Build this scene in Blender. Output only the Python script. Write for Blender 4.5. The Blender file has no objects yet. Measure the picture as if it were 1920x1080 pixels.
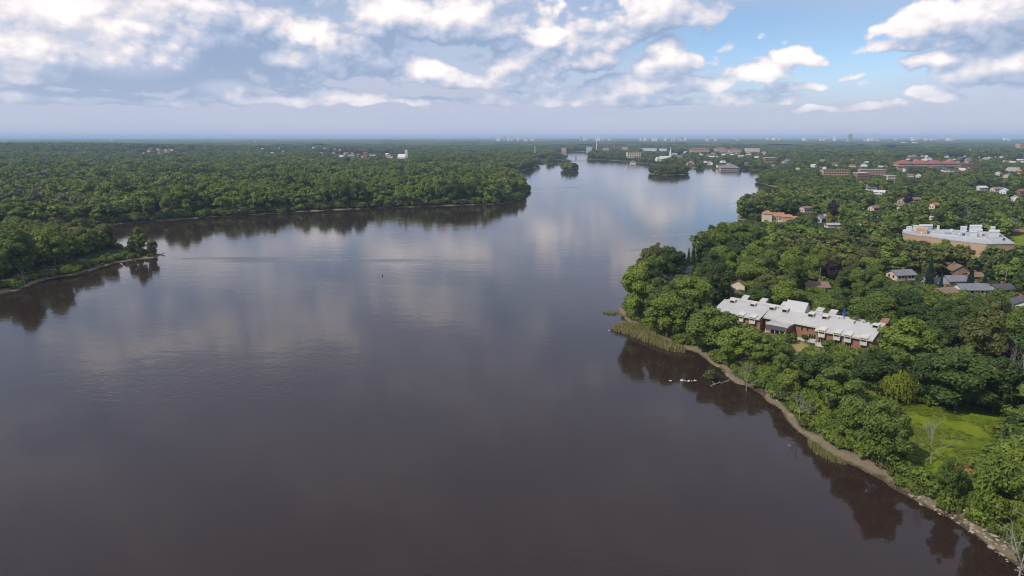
import bpy, math, random
import numpy as np
from mathutils import Vector, Matrix

# ------------------------------------------------------------------ camera, world, sun, exposure
SC = bpy.context.scene
COL = SC.collection
H = 65.0                                  # drone height above the river, metres
F = 1280.0                                # focal length in photograph pixels (24 mm lens)
PITCH = math.atan((540 - 257.5) / F)
cam_d = bpy.data.cameras.new('camera'); cam_d.lens = 24; cam_d.sensor_width = 36
cam_d.clip_start = 1.0; cam_d.clip_end = 200000
cam = bpy.data.objects.new('camera', cam_d); COL.objects.link(cam)
cam.location = (0, 0, H); cam.rotation_euler = (math.pi / 2 - PITCH, 0, 0)
SC.camera = cam
SUN = Vector((-0.62, -0.38, 0.74)).normalized()
SUN_EL = math.asin(SUN.z); SUN_AZ = math.atan2(SUN.x, SUN.y)
sd = bpy.data.lights.new('sun', 'SUN'); sd.energy = 3.0; sd.angle = math.radians(0.6); sd.color = (1, .95, .86)
so = bpy.data.objects.new('sun', sd); COL.objects.link(so)
so.rotation_euler = SUN.to_track_quat('Z', 'Y').to_euler()
SC.view_settings.view_transform = 'Standard'; SC.view_settings.look = 'None'
SC.view_settings.gamma = 1; SC.view_settings.exposure = 0.33
SC.view_settings.use_curve_mapping = False
SC.cycles.max_bounces = 6; SC.cycles.diffuse_bounces = 2; SC.cycles.glossy_bounces = 3
SC.cycles.transmission_bounces = 3; SC.cycles.volume_bounces = 1; SC.cycles.transparent_max_bounces = 6
SC.cycles.use_denoising = True; SC.cycles.filter_width = 1.15
SC.cycles.sample_clamp_indirect = 4


def at(px, py, z=0.0):
    """ground point seen at a photograph pixel, for planning where things stand"""
    a = (px - 960) / F; b = (540 - py) / F
    dy = math.cos(PITCH) + b * math.sin(PITCH); dz = -math.sin(PITCH) + b * math.cos(PITCH)
    t = (z - H) / dz
    return np.array([a * t, dy * t])


def proj(x, y, z):
    dz = z - H; f = y * math.cos(PITCH) - dz * math.sin(PITCH); u = y * math.sin(PITCH) + dz * math.cos(PITCH)
    return 960 + F * x / f, 540 - F * u / f


class NT:
    """small helper for node trees"""
    def __init__(s, tree): s.t = tree; tree.nodes.clear()
    def n(s, typ, **kw):
        nd = s.t.nodes.new(typ)
        for k, v in kw.items(): setattr(nd, k, v)
        return nd
    def set(s, inp, v):
        if hasattr(v, 'is_output'): s.t.links.new(v, inp)
        elif v is not None: inp.default_value = v
    def m(s, op, a, b=None, c=None, clamp=False):
        nd = s.n('ShaderNodeMath', operation=op, use_clamp=clamp)
        for i, v in enumerate((a, b, c)): s.set(nd.inputs[i], v)
        return nd.outputs[0]
    def v(s, op, a, b=None, c=None, out=0):
        nd = s.n('ShaderNodeVectorMath', operation=op)
        for i, v in enumerate((a, b, c)):
            if v is not None: s.set(nd.inputs[i], v)
        return nd.outputs[out]
    def ss(s, x, a, b, lo=0.0, hi=1.0, kind='SMOOTHSTEP'):
        nd = s.n('ShaderNodeMapRange', interpolation_type=kind)
        for i, v in enumerate((x, a, b, lo, hi)): s.set(nd.inputs[i], v)
        return nd.outputs[0]
    def mix(s, f, a, b, blend='MIX'):
        nd = s.n('ShaderNodeMix', data_type='RGBA', blend_type=blend)
        s.set(nd.inputs[0], f); s.set(nd.inputs[6], a); s.set(nd.inputs[7], b)
        return nd.outputs[2]
    def noise(s, vec, scale, detail=2, rough=.5, dim='3D', dist=0.0):
        nd = s.n('ShaderNodeTexNoise', noise_dimensions=dim)
        if vec is not None: s.set(nd.inputs['Vector'], vec)
        nd.inputs['Scale'].default_value = scale; nd.inputs['Detail'].default_value = detail
        nd.inputs['Roughness'].default_value = rough; nd.inputs['Distortion'].default_value = dist
        return nd.outputs[0]


def c4(r, g, b): return (r, g, b, 1.0)


world = bpy.data.worlds.new('World'); SC.world = world; world.use_nodes = True
W = NT(world.node_tree)
tc = W.n('ShaderNodeTexCoord')
sep = W.n('ShaderNodeSeparateXYZ'); W.set(sep.inputs[0], tc.outputs['Generated'])
AZ = W.m('ARCTAN2', sep.outputs[0], sep.outputs[1]); EL = W.m('ARCSINE', sep.outputs[2])
comb = W.n('ShaderNodeCombineXYZ'); W.set(comb.inputs[0], AZ); W.set(comb.inputs[1], EL)
P0 = comb.outputs[0]


def azel(px, py):
    a = (px - 960) / F; b = (540 - py) / F
    v = Vector((a, math.cos(PITCH) + b * math.sin(PITCH), -math.sin(PITCH) + b * math.cos(PITCH))).normalized()
    return math.atan2(v.x, v.y), math.asin(v.z)


# cumulus heaps of that afternoon: centre, half width, half height (photograph pixels), density
BLOBS = [(205, 85, 185, 110, 1.7), (80, 118, 130, 62, 1.1), (350, 35, 170, 60, 1.0), (430, 120, 190, 75, .95), (250, 152, 310, 30, 1.0),
         (575, 70, 95, 45, .95), (745, 35, 130, 55, 1.0), (860, 45, 150, 75, 1.0), (650, 115, 170, 55, .85), (800, 142, 62, 34, 1.0),
         (875, 158, 70, 22, 1.0), (640, 185, 105, 22, 1.0), (420, 178, 78, 28, 1.1), (545, 168, 50, 14, .9), (1030, 68, 62, 40, 1.05),
         (1070, 105, 135, 62, .95), (1240, 25, 110, 48, 1.0), (1160, 70, 80, 40, .7), (1252, 118, 66, 46, 1.15), (975, 140, 95, 45, .9), (1330, 157, 48, 22, .9),
         (1430, 140, 66, 24, .95), (1500, 112, 54, 20, 1.0), (1490, 165, 52, 13, 1.0), (1705, 60, 66, 26, .9), (1715, 88, 84, 20, .95),
         (1745, 118, 52, 22, 1.05), (1850, 48, 115, 75, 1.05), (1880, 125, 110, 50, 1.05), (300, 95, 120, 70, 1.1), (430, 75, 560, 105, .5), (1060, 85, 250, 90, .45), (520, 190, 90, 12, .9), (930, 192, 110, 12, .9), (1640, 200, 60, 8, .8), (1200, 196, 120, 10, .85), (290, 195, 120, 9, .8), (1600, 205, 90, 8, .7), (760, 190, 120, 10, .8), (1750, 180, 42, 14, 1.1), (1050, 185, 190, 20, .95),
         (1385, 187, 110, 16, .95), (110, 186, 170, 16, .9), (1210, 165, 110, 26, .95), (1600, 143, 22, 8, .6), (1290, 150, 40, 18, .7)]
BELLY = [(330, 158, 180, 26, 1.0), (200, 172, 200, 12, .9), (440, 115, 95, 75, .95), (520, 150, 110, 30, .6), (560, 172, 80, 14, .6), (800, 178, 80, 12, .7), (690, 130, 130, 34, .5), (740, 85, 150, 26, .55), (1880, 168, 80, 14, .8), (1100, 140, 130, 26, .5), (930, 95, 100, 30, .5), (1180, 60, 110, 18, .5), (1250, 150, 60, 10, .5), (1850, 95, 110, 16, .45), (1720, 98, 80, 7, .4)]
HEADS = [(170, 60, 130, 62, 1.3), (240, 105, 120, 42, 1.1), (60, 100, 70, 50, .9), (360, 25, 120, 30, .7), (583, 62, 55, 24, 1.2), (745, 22, 70, 26, 1.0), (800, 130, 52, 20, 1.2), (1025, 63, 55, 26, 1.4), (425, 165, 60, 18, 1.1), (1250, 100, 58, 28, 1.1), (1745, 110, 48, 16, 1.0), (640, 178, 80, 12, .9), (870, 25, 90, 34, .9), (1500, 106, 50, 16, 1.0), (1420, 132, 50, 16, .9), (1705, 52, 60, 18, .9), (1240, 15, 90, 26, .9), (1860, 20, 100, 34, .8), (960, 115, 50, 20, .8), (1890, 112, 80, 20, .7)]


def blob_sum(Pw, blobs, flat=-1.7, top=1.25, low=-.4):
    sp = W.n('ShaderNodeSeparateXYZ'); W.set(sp.inputs[0], Pw); B = None
    for (px, py, rx, ry, a) in blobs:
        az, el = azel(px, py); sx = F / rx; sy = F / ry
        qx = W.m('MULTIPLY_ADD', sp.outputs[0], sx, -az * sx); qy = W.m('MULTIPLY_ADD', sp.outputs[1], sy, -el * sy)
        yy = W.m('MAXIMUM', qy, W.m('MULTIPLY', qy, flat))
        r2 = W.m('MULTIPLY_ADD', qx, qx, W.m('MULTIPLY', yy, yy))
        val = W.m('MULTIPLY', W.m('MAXIMUM', W.m('SUBTRACT', top, r2), low), a)
        B = val if B is None else W.m('SMOOTH_MAX', B, val, .25)
    return B


def cloud_field(P, fine=True, blobs=None):
    warp = W.n('ShaderNodeTexNoise', noise_dimensions='2D'); W.set(warp.inputs['Vector'], P)
    warp.inputs['Scale'].default_value = 14; warp.inputs['Detail'].default_value = 3
    wv = W.v('MULTIPLY_ADD', warp.outputs['Color'], (.030, .022, 0), (-.015, -.011, 0))
    Pw = W.v('ADD', P, wv)
    B = blob_sum(Pw, BLOBS) if blobs is None else blobs
    keepB = B
    sp = W.n('ShaderNodeSeparateXYZ'); W.set(sp.inputs[0], P)
    out1 = W.ss(sp.outputs[1], .175, .22)
    out2 = W.ss(W.m('ABSOLUTE', sp.outputs[0]), .62, .74)
    G = W.noise(W.v('MULTIPLY', P, (1, 1.9, 0)), 4.2, 3, .5, '2D')
    gen = W.m('MULTIPLY_ADD', G, 5.5, -2.0)
    wgt = W.m('MAXIMUM', out1, out2)
    B = W.m('ADD', W.m('MULTIPLY', B, W.m('SUBTRACT', 1, wgt)), W.m('MULTIPLY', gen, wgt))
    f = W.noise(W.v('MULTIPLY', P, (1, 1.7, 0)), 13, 6, .52, '2D')
    d = W.m('MULTIPLY_ADD', W.m('SUBTRACT', f, .5), 1.6, B)
    if fine:
        # rounded cauliflower heads
        v = W.n('ShaderNodeTexVoronoi', voronoi_dimensions='2D', feature='F1'); W.set(v.inputs['Vector'], W.v('MULTIPLY', Pw, (1, 1.35, 0)))
        v.inputs['Scale'].default_value = 26; v.inputs['Detail'].default_value = 1.4; v.inputs['Roughness'].default_value = .5
        d = W.m('MULTIPLY_ADD', W.m('SUBTRACT', .38, v.outputs['Distance']), .80, d)
    b = W.noise(W.v('MULTIPLY', P, (1, 1.4, 0)), 70, 4, .6, '2D')
    d = W.m('MULTIPLY_ADD', W.m('SUBTRACT', b, .5), .50, d)
    return d, keepB


D0, B0 = cloud_field(P0)
D1, _b = cloud_field(W.v('ADD', P0, (-.007, .010, 0)), True, B0)
PO = W.v('ADD', P0, (-.016, .026, 0))
D2, _b = cloud_field(PO, False, blob_sum(PO, [b for b in BLOBS if b[2] * b[3] > 1500]))
alpha = W.ss(D0, -.10, .42)
lit = W.m('MULTIPLY_ADD', W.m('SUBTRACT', D0, D1), .25, .53)
lit = W.m('MULTIPLY_ADD', W.m('MAXIMUM', W.m('MINIMUM', W.m('SUBTRACT', D0, D2), .8), -.9), .42, lit)
lit = W.m('SUBTRACT', lit, W.ss(D0, .5, 1.8, 0, .16), clamp=True)
belly = W.m('MULTIPLY', W.m('MAXIMUM', blob_sum(W.v('ADD', P0, (0, 0, 0)), BELLY, -1.0, 1.0, 0.0), 0), 1.0)
crown_ = W.m('MAXIMUM', blob_sum(P0, HEADS, -1.0, 1.0, 0.0), 0)
lit = W.m('SUBTRACT', lit, W.m('MULTIPLY', belly, .62), clamp=True)
lit = W.m('ADD', lit, W.m('MULTIPLY', crown_, .34), clamp=True)
ramp = W.n('ShaderNodeValToRGB'); W.set(ramp.inputs[0], lit)
cr = ramp.color_ramp; cr.elements[0].position = 0; cr.elements[0].color = c4(.235, .325, .475)
cr.elements[1].position = 1; cr.elements[1].color = c4(.96, .885, .86)
e = cr.elements.new(.35); e.color = c4(.41, .465, .60)
e = cr.elements.new(.66); e.color = c4(.67, .645, .685)
sky = W.n('ShaderNodeTexSky', sky_type='NISHITA', sun_disc=False)
sky.sun_elevation = SUN_EL; sky.sun_rotation = SUN_AZ; sky.altitude = 1500; sky.air_density = 1.0; sky.dust_density = .25; sky.ozone_density = 4.0
veil_n = W.noise(W.v('MULTIPLY', P0, (1, 4, 0)), 3.0, 4, .5, '2D')
az1, el1 = azel(1500, 95)
q = W.v('MULTIPLY_ADD', P0, (F / 300, F / 95, 0), (-az1 * F / 300, -el1 * F / 95, 0))
gap = W.ss(W.v('LENGTH', q, out=1), .4, 1.25, 1, 0)
veil = W.ss(EL, .03, .16, .96, .62)
veil = W.m('MULTIPLY_ADD', gap, -.60, veil)
veil = W.m('MULTIPLY_ADD', W.m('SUBTRACT', veil_n, .5), .8, veil, clamp=True)
cirrus = W.ss(W.noise(W.v('MULTIPLY', P0, (1, 9, 0)), 3.2, 4, .6, '2D', .4), .38, .62)
veil = W.m('MAXIMUM', veil, W.m('MULTIPLY', cirrus, W.ss(EL, .145, .175, 0, .75)))
veil = W.m('MAXIMUM', veil, W.ss(EL, .035, .075, .95, 0))
veil = W.m('MAXIMUM', veil, W.ss(EL, .25, .40, 0, .70))
bg_sky = W.n('ShaderNodeBackground'); W.set(bg_sky.inputs[0], sky.outputs[0]); bg_sky.inputs[1].default_value = .10
bg_veil = W.n('ShaderNodeBackground'); bg_veil.inputs[0].default_value = c4(.43, .465, .585); bg_veil.inputs[1].default_value = 1.0
bg_cl = W.n('ShaderNodeBackground'); W.set(bg_cl.inputs[0], ramp.outputs[0]); bg_cl.inputs[1].default_value = 1.0
m1 = W.n('ShaderNodeMixShader'); W.set(m1.inputs[0], veil); W.set(m1.inputs[1], bg_sky.outputs[0]); W.set(m1.inputs[2], bg_veil.outputs[0])
alpha = W.m('MULTIPLY', alpha, W.ss(EL, .25, .40, 1, .25))
low = W.m('MULTIPLY', alpha, W.m('MULTIPLY', W.ss(EL, .022, .042, 0, 1), W.ss(EL, .03, .11, .62, 1)))
m2 = W.n('ShaderNodeMixShader'); W.set(m2.inputs[0], low); W.set(m2.inputs[1], m1.outputs[0]); W.set(m2.inputs[2], bg_cl.outputs[0])
wo = W.n('ShaderNodeOutputWorld'); W.set(wo.inputs[0], m2.outputs[0])
world.cycles.sampling_method = 'NONE'

# ------------------------------------------------------------------ helpers
random.seed(7); RNG = np.random.default_rng(11)


def mk_mesh(name, verts, faces, mat=None, smooth=False):
    me = bpy.data.meshes.new(name)
    me.from_pydata([tuple(map(float, v)) for v in verts], [], [tuple(map(int, f)) for f in faces])
    if mat: me.materials.append(mat)
    if smooth: me.polygons.foreach_set('use_smooth', [True] * len(me.polygons))
    me.update()
    return me


def np_mesh(name, verts, quads, mat=None, smooth=False):
    """fast mesh from numpy arrays, quads (n,4) or triangles (n,3)"""
    me = bpy.data.meshes.new(name); k = quads.shape[1]; n = len(quads)
    me.vertices.add(len(verts)); me.vertices.foreach_set('co', np.asarray(verts, np.float32).ravel())
    me.loops.add(n * k); me.loops.foreach_set('vertex_index', np.asarray(quads, np.int32).ravel())
    me.polygons.add(n); me.polygons.foreach_set('loop_start', np.arange(0, n * k, k, dtype=np.int32))
    me.polygons.foreach_set('loop_total', np.full(n, k, np.int32))
    if smooth: me.polygons.foreach_set('use_smooth', np.ones(n, bool))
    if mat: me.materials.append(mat)
    me.update(calc_edges=True)
    return me


def link(name, data, parent=None, loc=None, rz=None, scale=None):
    o = bpy.data.objects.new(name, data); COL.objects.link(o)
    if parent is not None: o.parent = parent
    if loc is not None: o.location = loc
    if rz is not None: o.rotation_euler = (0, 0, rz)
    if scale is not None: o.scale = scale
    return o


def tag(o, label=None, cat=None, group=None, kind=None):
    if label: o['label'] = label
    if cat: o['category'] = cat
    if group: o['group'] = group
    if kind: o['kind'] = kind
    return o


class MB:
    """collects simple solids into one mesh"""
    def __init__(s): s.v = []; s.f = []
    def add(s, v, f):
        b = len(s.v); s.v += [tuple(p) for p in v]; s.f += [tuple(i + b for i in q) for q in f]; return s
    def box(s, x0, x1, y0, y1, z0, z1):
        return s.add([(x0, y0, z0), (x1, y0, z0), (x1, y1, z0), (x0, y1, z0), (x0, y0, z1), (x1, y0, z1), (x1, y1, z1), (x0, y1, z1)],
                     [(0, 3, 2, 1), (4, 5, 6, 7), (0, 1, 5, 4), (1, 2, 6, 5), (2, 3, 7, 6), (3, 0, 4, 7)])
    def prism(s, poly, z0, z1):
        n = len(poly); a = sum(poly[i][0] * poly[(i + 1) % n][1] - poly[(i + 1) % n][0] * poly[i][1] for i in range(n))
        if a < 0: poly = poly[::-1]
        return s.add([(p[0], p[1], z0) for p in poly] + [(p[0], p[1], z1) for p in poly],
                     [tuple(range(n))[::-1], tuple(range(n, 2 * n))] + [(i, (i + 1) % n, n + (i + 1) % n, n + i) for i in range(n)])
    def hexa(s, b, t):
        """four bottom and four top corners, counter-clockwise from above"""
        return s.add(list(b) + list(t), [(0, 3, 2, 1), (4, 5, 6, 7), (0, 1, 5, 4), (1, 2, 6, 5), (2, 3, 7, 6), (3, 0, 4, 7)])
    def tube(s, p, q, r0, r1, n=6):
        p = Vector(p); q = Vector(q); d = (q - p).normalized()
        a = d.orthogonal().normalized(); b = d.cross(a)
        vs = [p + (a * math.cos(2 * math.pi * i / n) + b * math.sin(2 * math.pi * i / n)) * r0 for i in range(n)]
        vs += [q + (a * math.cos(2 * math.pi * i / n) + b * math.sin(2 * math.pi * i / n)) * r1 for i in range(n)]
        return s.add(vs, [(i, (i + 1) % n, n + (i + 1) % n, n + i) for i in range(n)] + [tuple(range(n))[::-1], tuple(range(n, 2 * n))])
    def mesh(s, name, mat, smooth=False): return mk_mesh(name, s.v, s.f, mat, smooth)
    def build(s, name, mat, parent=None, **kw): return link(name, s.mesh(name, mat), parent, **kw)


MATS = {}


def mat(name, col, rough=.8, var=.15, scale=1.5, spec=.3, col2=None, bump=0.0, metallic=0.0):
    if name in MATS: return MATS[name]
    m = bpy.data.materials.new(name); m.use_nodes = True; t = NT(m.node_tree)
    p = t.n('ShaderNodeBsdfPrincipled'); o = t.n('ShaderNodeOutputMaterial'); t.set(o.inputs[0], p.outputs[0])
    tcn = t.n('ShaderNodeTexCoord'); nz = t.noise(tcn.outputs['Object'], scale, 5, .6)
    nz2 = t.noise(tcn.outputs['Object'], scale * .13, 3, .5)
    f = t.m('ADD', t.m('MULTIPLY', nz, .6), t.m('MULTIPLY', nz2, .4))
    a = c4(*[max(0, v * (1 - 2 * var)) for v in col]); b = c4(*[min(1, v * (1 + 2 * var)) for v in (col2 or col)])
    t.set(p.inputs['Base Color'], t.mix(t.ss(f, .3, .7, kind='LINEAR'), a, b))
    p.inputs['Roughness'].default_value = rough; p.inputs['Specular IOR Level'].default_value = spec; p.inputs['Metallic'].default_value = metallic
    if bump:
        bn = t.n('ShaderNodeBump'); bn.inputs['Strength'].default_value = 1; bn.inputs['Distance'].default_value = bump
        t.set(bn.inputs['Height'], nz); t.set(p.inputs['Normal'], bn.outputs[0])
    MATS[name] = m; return m


def leaf_mat(name, dark, light, trans=.25):
    """leaves: each tree takes its own tint between two greens, each leaf clump varies a little"""
    if name in MATS: return MATS[name]
    m = bpy.data.materials.new(name); m.use_nodes = True; t = NT(m.node_tree)
    oi = t.n('ShaderNodeObjectInfo'); tcn = t.n('ShaderNodeTexCoord')
    nz = t.noise(tcn.outputs['Object'], .55, 3, .6)
    geo = t.n('ShaderNodeNewGeometry')
    f = t.m('ADD', t.m('MULTIPLY', oi.outputs['Random'], .56), t.m('MULTIPLY', t.ss(nz, .3, .7), .30))
    f = t.m('ADD', f, t.m('MULTIPLY', geo.outputs['Random Per Island'], .24), clamp=True)
    col = t.mix(f, c4(*dark), c4(*light))
    a = t.n('ShaderNodeBsdfPrincipled'); t.set(a.inputs['Base Color'], col); a.inputs['Roughness'].default_value = .55; a.inputs['Specular IOR Level'].default_value = .25
    b = t.n('ShaderNodeBsdfTranslucent'); t.set(b.inputs[0], t.mix(.35, col, c4(light[0] * 1.3, light[1] * 1.4, light[2] * .6)))
    mx = t.n('ShaderNodeMixShader'); mx.inputs[0].default_value = trans
    t.set(mx.inputs[1], a.outputs[0]); t.set(mx.inputs[2], b.outputs[0])
    o = t.n('ShaderNodeOutputMaterial'); t.set(o.inputs[0], mx.outputs[0])
    MATS[name] = m; return m


LEAF = [leaf_mat('leaf_mid_green', (.066, .102, .017), (.152, .202, .032)),
        leaf_mat('leaf_deep_green', (.033, .058, .014), (.078, .118, .022)),
        leaf_mat('leaf_light_green', (.098, .140, .020), (.180, .232, .032)),
        leaf_mat('leaf_olive', (.080, .096, .024), (.145, .150, .036)),
        leaf_mat('leaf_greyish', (.090, .100, .058), (.150, .150, .095))]
L_WILLOW = leaf_mat('leaf_willow', (.150, .185, .024), (.235, .265, .038))
L_PURPLE = leaf_mat('leaf_purple', (.030, .018, .022), (.050, .030, .034))
L_YELLOW = leaf_mat('leaf_yellow', (.19, .20, .02), (.26, .25, .03))
L_SPRUCE = leaf_mat('leaf_spruce', (.014, .032, .018), (.030, .055, .030), .1)
L_REED = leaf_mat('leaf_reed', (.17, .18, .055), (.28, .25, .11))
BARK = mat('bark', (.10, .085, .065), .9, .25, 3)
BARK_PALE = mat('bark_bleached', (.26, .235, .21), .9, .2, 3)

# ------------------------------------------------------------------ the river's outline and the terrain
RIVER_PX = [(1975, 1150), (1920, 1081), (1900, 1065), (1870, 1037), (1830, 1006), (1790, 981), (1740, 955), (1690, 925), (1640, 897), (1590, 869), (1545, 846), (1512, 824),
            (1490, 800), (1462, 768), (1432, 742), (1404, 727), (1376, 718), (1362, 708), (1352, 694), (1322, 671), (1290, 657), (1250, 643), (1212, 622), (1182, 604),
            (1166, 594), (1150, 587), (1166, 575), (1190, 545), (1215, 520), (1236, 508), (1262, 492), (1300, 478), (1340, 455), (1385, 442), (1430, 434), (1474, 428),
            (1482, 421), (1440, 417), (1400, 416), (1384, 411), (1391, 388), (1420, 377), (1450, 373), (1474, 366), (1478, 360), (1462, 354), (1440, 347), (1416, 343),
            (1424, 339), (1438, 334), (1452, 328), (1455, 322), (1440, 320), (1380, 318), (1340, 316.5), (1310, 315), (1290, 313), (1250, 311), (1228, 308.5), (1208, 306.5), (1185, 304),
            (1165, 302), (1140, 300), (1112, 299), (1100, 298.5), (1103, 294), (1118, 289), (1130, 284.5), (1085, 283.6), (1050, 285), (1036, 290), (1040, 294),
            (1052, 297), (1068, 300), (1073, 303.5), (1062, 306), (1040, 307), (1012, 308.5), (1004, 310), (1004, 314), (985, 318.5), (962, 322), (946, 327), (955, 333),
            (980, 347), (992, 357), (988, 364), (975, 373), (958, 379.5), (930, 382.5), (830, 386), (720, 390), (620, 394), (500, 401), (400, 407), (300, 414), (210, 421), (150, 426),
            (105, 432), (40, 438), (-300, 440)]
RIVER = [tuple(at(*p)) for p in RIVER_PX] + [(-1200., 300.), (-1500., -300.), (200., -300.), (230., 0.)]
SPIT = [tuple(at(*p)) for p in [(306, 476), (286, 483.5), (250, 488), (216, 493), (190, 503), (150, 513), (110, 519), (80, 526), (40, 541), (0, 553), (-90, 578), (-300, 610), (-700, 610), (-700, 462), (-300, 452), (0, 453), (120, 457), (200, 464), (260, 470)]]
ISLE_A = [tuple(at(*p)) for p in [(1054, 319), (1060, 321.5), (1075, 321.8), (1085, 319.5), (1082, 317), (1068, 316), (1056, 317)]]
ISLE_B = [tuple(at(*p)) for p in [(1218, 325), (1228, 327.6), (1255, 328.2), (1280, 327.2), (1291, 325), (1284, 322), (1255, 320.6), (1228, 321.6)]]


def inside(poly, X, Y):
    r = np.zeros(X.shape, bool); n = len(poly)
    for i in range(n):
        (x0, y0), (x1, y1) = poly[i], poly[(i + 1) % n]
        if y0 == y1: continue
        c = ((y0 > Y) != (y1 > Y)) & (X < (x1 - x0) * (Y - y0) / (y1 - y0) + x0)
        r ^= c
    return r


def dist(poly, X, Y):
    d = np.full(X.shape, 1e12); n = len(poly)
    for i in range(n):
        (x0, y0), (x1, y1) = poly[i], poly[(i + 1) % n]
        dx, dy = x1 - x0, y1 - y0; L = dx * dx + dy * dy + 1e-9
        t = np.clip(((X - x0) * dx + (Y - y0) * dy) / L, 0, 1)
        d = np.minimum(d, (X - x0 - t * dx) ** 2 + (Y - y0 - t * dy) ** 2)
    return np.sqrt(d)


def shore_dist(X, Y):
    """metres inland from the water's edge; negative in the river"""
    X = np.asarray(X, float); Y = np.asarray(Y, float)
    w = inside(RIVER, X, Y); d = dist(RIVER, X, Y)
    for isl in (SPIT, ISLE_A, ISLE_B):
        w &= ~inside(isl, X, Y); d = np.minimum(d, dist(isl, X, Y))
    wob = (.9 * np.sin(X * .31 + 1.3 * np.sin(Y * .17)) + .7 * np.sin(Y * .43 + X * .11) + .4 * np.sin(X * .9 - Y * .7)) * np.clip(np.hypot(X, Y) / 400, .45, 3)
    return np.where(w, -d, d) + wob * np.exp(-(d / 14) ** 2)


def vnoise(X, Y, s, seed=0):
    """smooth value noise"""
    g = np.random.default_rng(seed).random((256, 256)); x = np.asarray(X) / s + 1000; y = np.asarray(Y) / s + 1000
    ix = np.floor(x).astype(int); iy = np.floor(y).astype(int); fx = x - ix; fy = y - iy
    fx = fx * fx * (3 - 2 * fx); fy = fy * fy * (3 - 2 * fy)
    a = g[ix % 256, iy % 256]; b = g[(ix + 1) % 256, iy % 256]; c = g[ix % 256, (iy + 1) % 256]; d = g[(ix + 1) % 256, (iy + 1) % 256]
    return (a * (1 - fx) + b * fx) * (1 - fy) + (c * (1 - fx) + d * fx) * fy


HILLS = [(at(130, 289), 520, 15), (at(-60, 286), 700, 16), (at(420, 283), 900, 7), (at(1800, 290), 900, 5)]


def ground_z(X, Y, d=None):
    X = np.asarray(X, float); Y = np.asarray(Y, float)
    if d is None: d = shore_dist(X, Y)
    z = np.interp(d, [-40, -8, 0, 2.5, 5, 14, 60], [-5, -1.8, -.02, .75, 1.5, 2.6, 3.2])
    r = np.hypot(X, Y)
    for (c, s, h) in HILLS: z = z + h * np.exp(-((X - c[0]) ** 2 + (Y - c[1]) ** 2) / (s * s)) * np.clip(d / 150, 0, 1)
    z = z + (vnoise(X, Y, 900, 3) - .4) * 12 * np.clip((r - 2500) / 5000, 0, 1) * np.clip(d / 200, 0, 1)
    z = z + (vnoise(X, Y, 7, 5) - .5) * .35 * np.clip(d / 6, 0, 1)
    return z


def gz(x, y): return float(ground_z(np.array([x]), np.array([y]))[0])


MEADOW = [tuple(at(*p, 3)) for p in [(1672, 768), (1720, 758), (1800, 760), (1872, 768), (1893, 790), (1884, 815), (1850, 850), (1822, 880), (1800, 905), (1770, 890), (1700, 868), (1690, 830), (1680, 800)]]
LAWN = [tuple(at(*p, 3)) for p in [(1478, 650), (1497, 634), (1520, 648), (1565, 660), (1562, 674), (1520, 668), (1492, 668)]]
LAWN2 = [tuple(at(*p, 3)) for p in [(1896, 440), (1935, 436), (1980, 470), (1900, 468)]]
GLADE = [tuple(at(*p, 3)) for p in [(1220, 535), (1262, 524), (1268, 532), (1240, 541), (1222, 541)]]

# terrain sheet, rings around the camera's foot point, out to the horizon
na = 620
rad = np.concatenate([np.geomspace(60, 6000, 400), np.geomspace(6100, 46000, 45)])
ang = np.radians(np.linspace(-56, 56, na))
R_, A_ = np.meshgrid(rad, ang, indexing='ij')
GX = R_ * np.sin(A_); GY = R_ * np.cos(A_)
GD = shore_dist(GX, GY); GD[R_ > 7000] = 400
GZ = ground_z(GX, GY, GD)
idx = np.arange(len(rad) * na).reshape(len(rad), na)
q = np.stack([idx[:-1, :-1], idx[:-1, 1:], idx[1:, 1:], idx[1:, :-1]], -1).reshape(-1, 4)[:, ::-1]
keep = (GZ.ravel()[q].max(1) > -2.5)
q = q[keep]
used = np.unique(q); remap = np.full(GX.size, -1); remap[used] = np.arange(len(used))
GV = np.stack([GX.ravel(), GY.ravel(), GZ.ravel()], 1)[used]


def soft(poly, X, Y, w=2.0):
    d = dist(poly, X, Y); return np.clip(np.where(inside(poly, X, Y), d, -d) / w + .5, 0, 1)


GXu, GYu = GV[:, 0], GV[:, 1]
mask = np.zeros((len(GV), 4), np.float32)
mask[:, 0] = np.clip((GD.ravel()[used] + np.clip(GD.ravel()[used] / 2, 0, 1) * ((vnoise(GXu, GYu, 6, 41) - .42) * 3.4 + (vnoise(GXu, GYu, 17, 42) - .5) * 2)) / 40, 0, 1)
mask[:, 1] = np.maximum(np.maximum(soft(MEADOW, GXu, GYu, 5) * np.clip(.55 + vnoise(GXu, GYu, 3.5, 44), 0, 1), soft(LAWN2, GXu, GYu, 4)), soft(GLADE, GXu, GYu))
mask[:, 2] = soft(LAWN, GXu, GYu); mask[:, 3] = 1
gm = bpy.data.materials.new('ground_soil_grass'); gm.use_nodes = True; t = NT(gm.node_tree)
at_n = t.n('ShaderNodeAttribute', attribute_name='zone'); sp = t.n('ShaderNodeSeparateColor'); t.set(sp.inputs[0], at_n.outputs['Color'])
tcn = t.n('ShaderNodeTexCoord'); OB = tcn.outputs['Object']
n1 = t.noise(OB, .35, 6, .65); n2 = t.noise(OB, 2.2, 5, .7); n3 = t.noise(OB, .06, 4, .6)
sand = t.mix(n2, c4(.115, .088, .052), c4(.27, .218, .150))
wet = t.mix(n2, c4(.045, .032, .018), c4(.10, .075, .045))
floor = t.mix(n1, c4(.020, .030, .010), c4(.055, .075, .018))
mead = t.mix(t.ss(t.m('ADD', t.m('MULTIPLY', n1, .55), t.m('MULTIPLY', n3, .45)), .36, .64), c4(.085, .150, .010), c4(.225, .250, .018))
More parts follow.
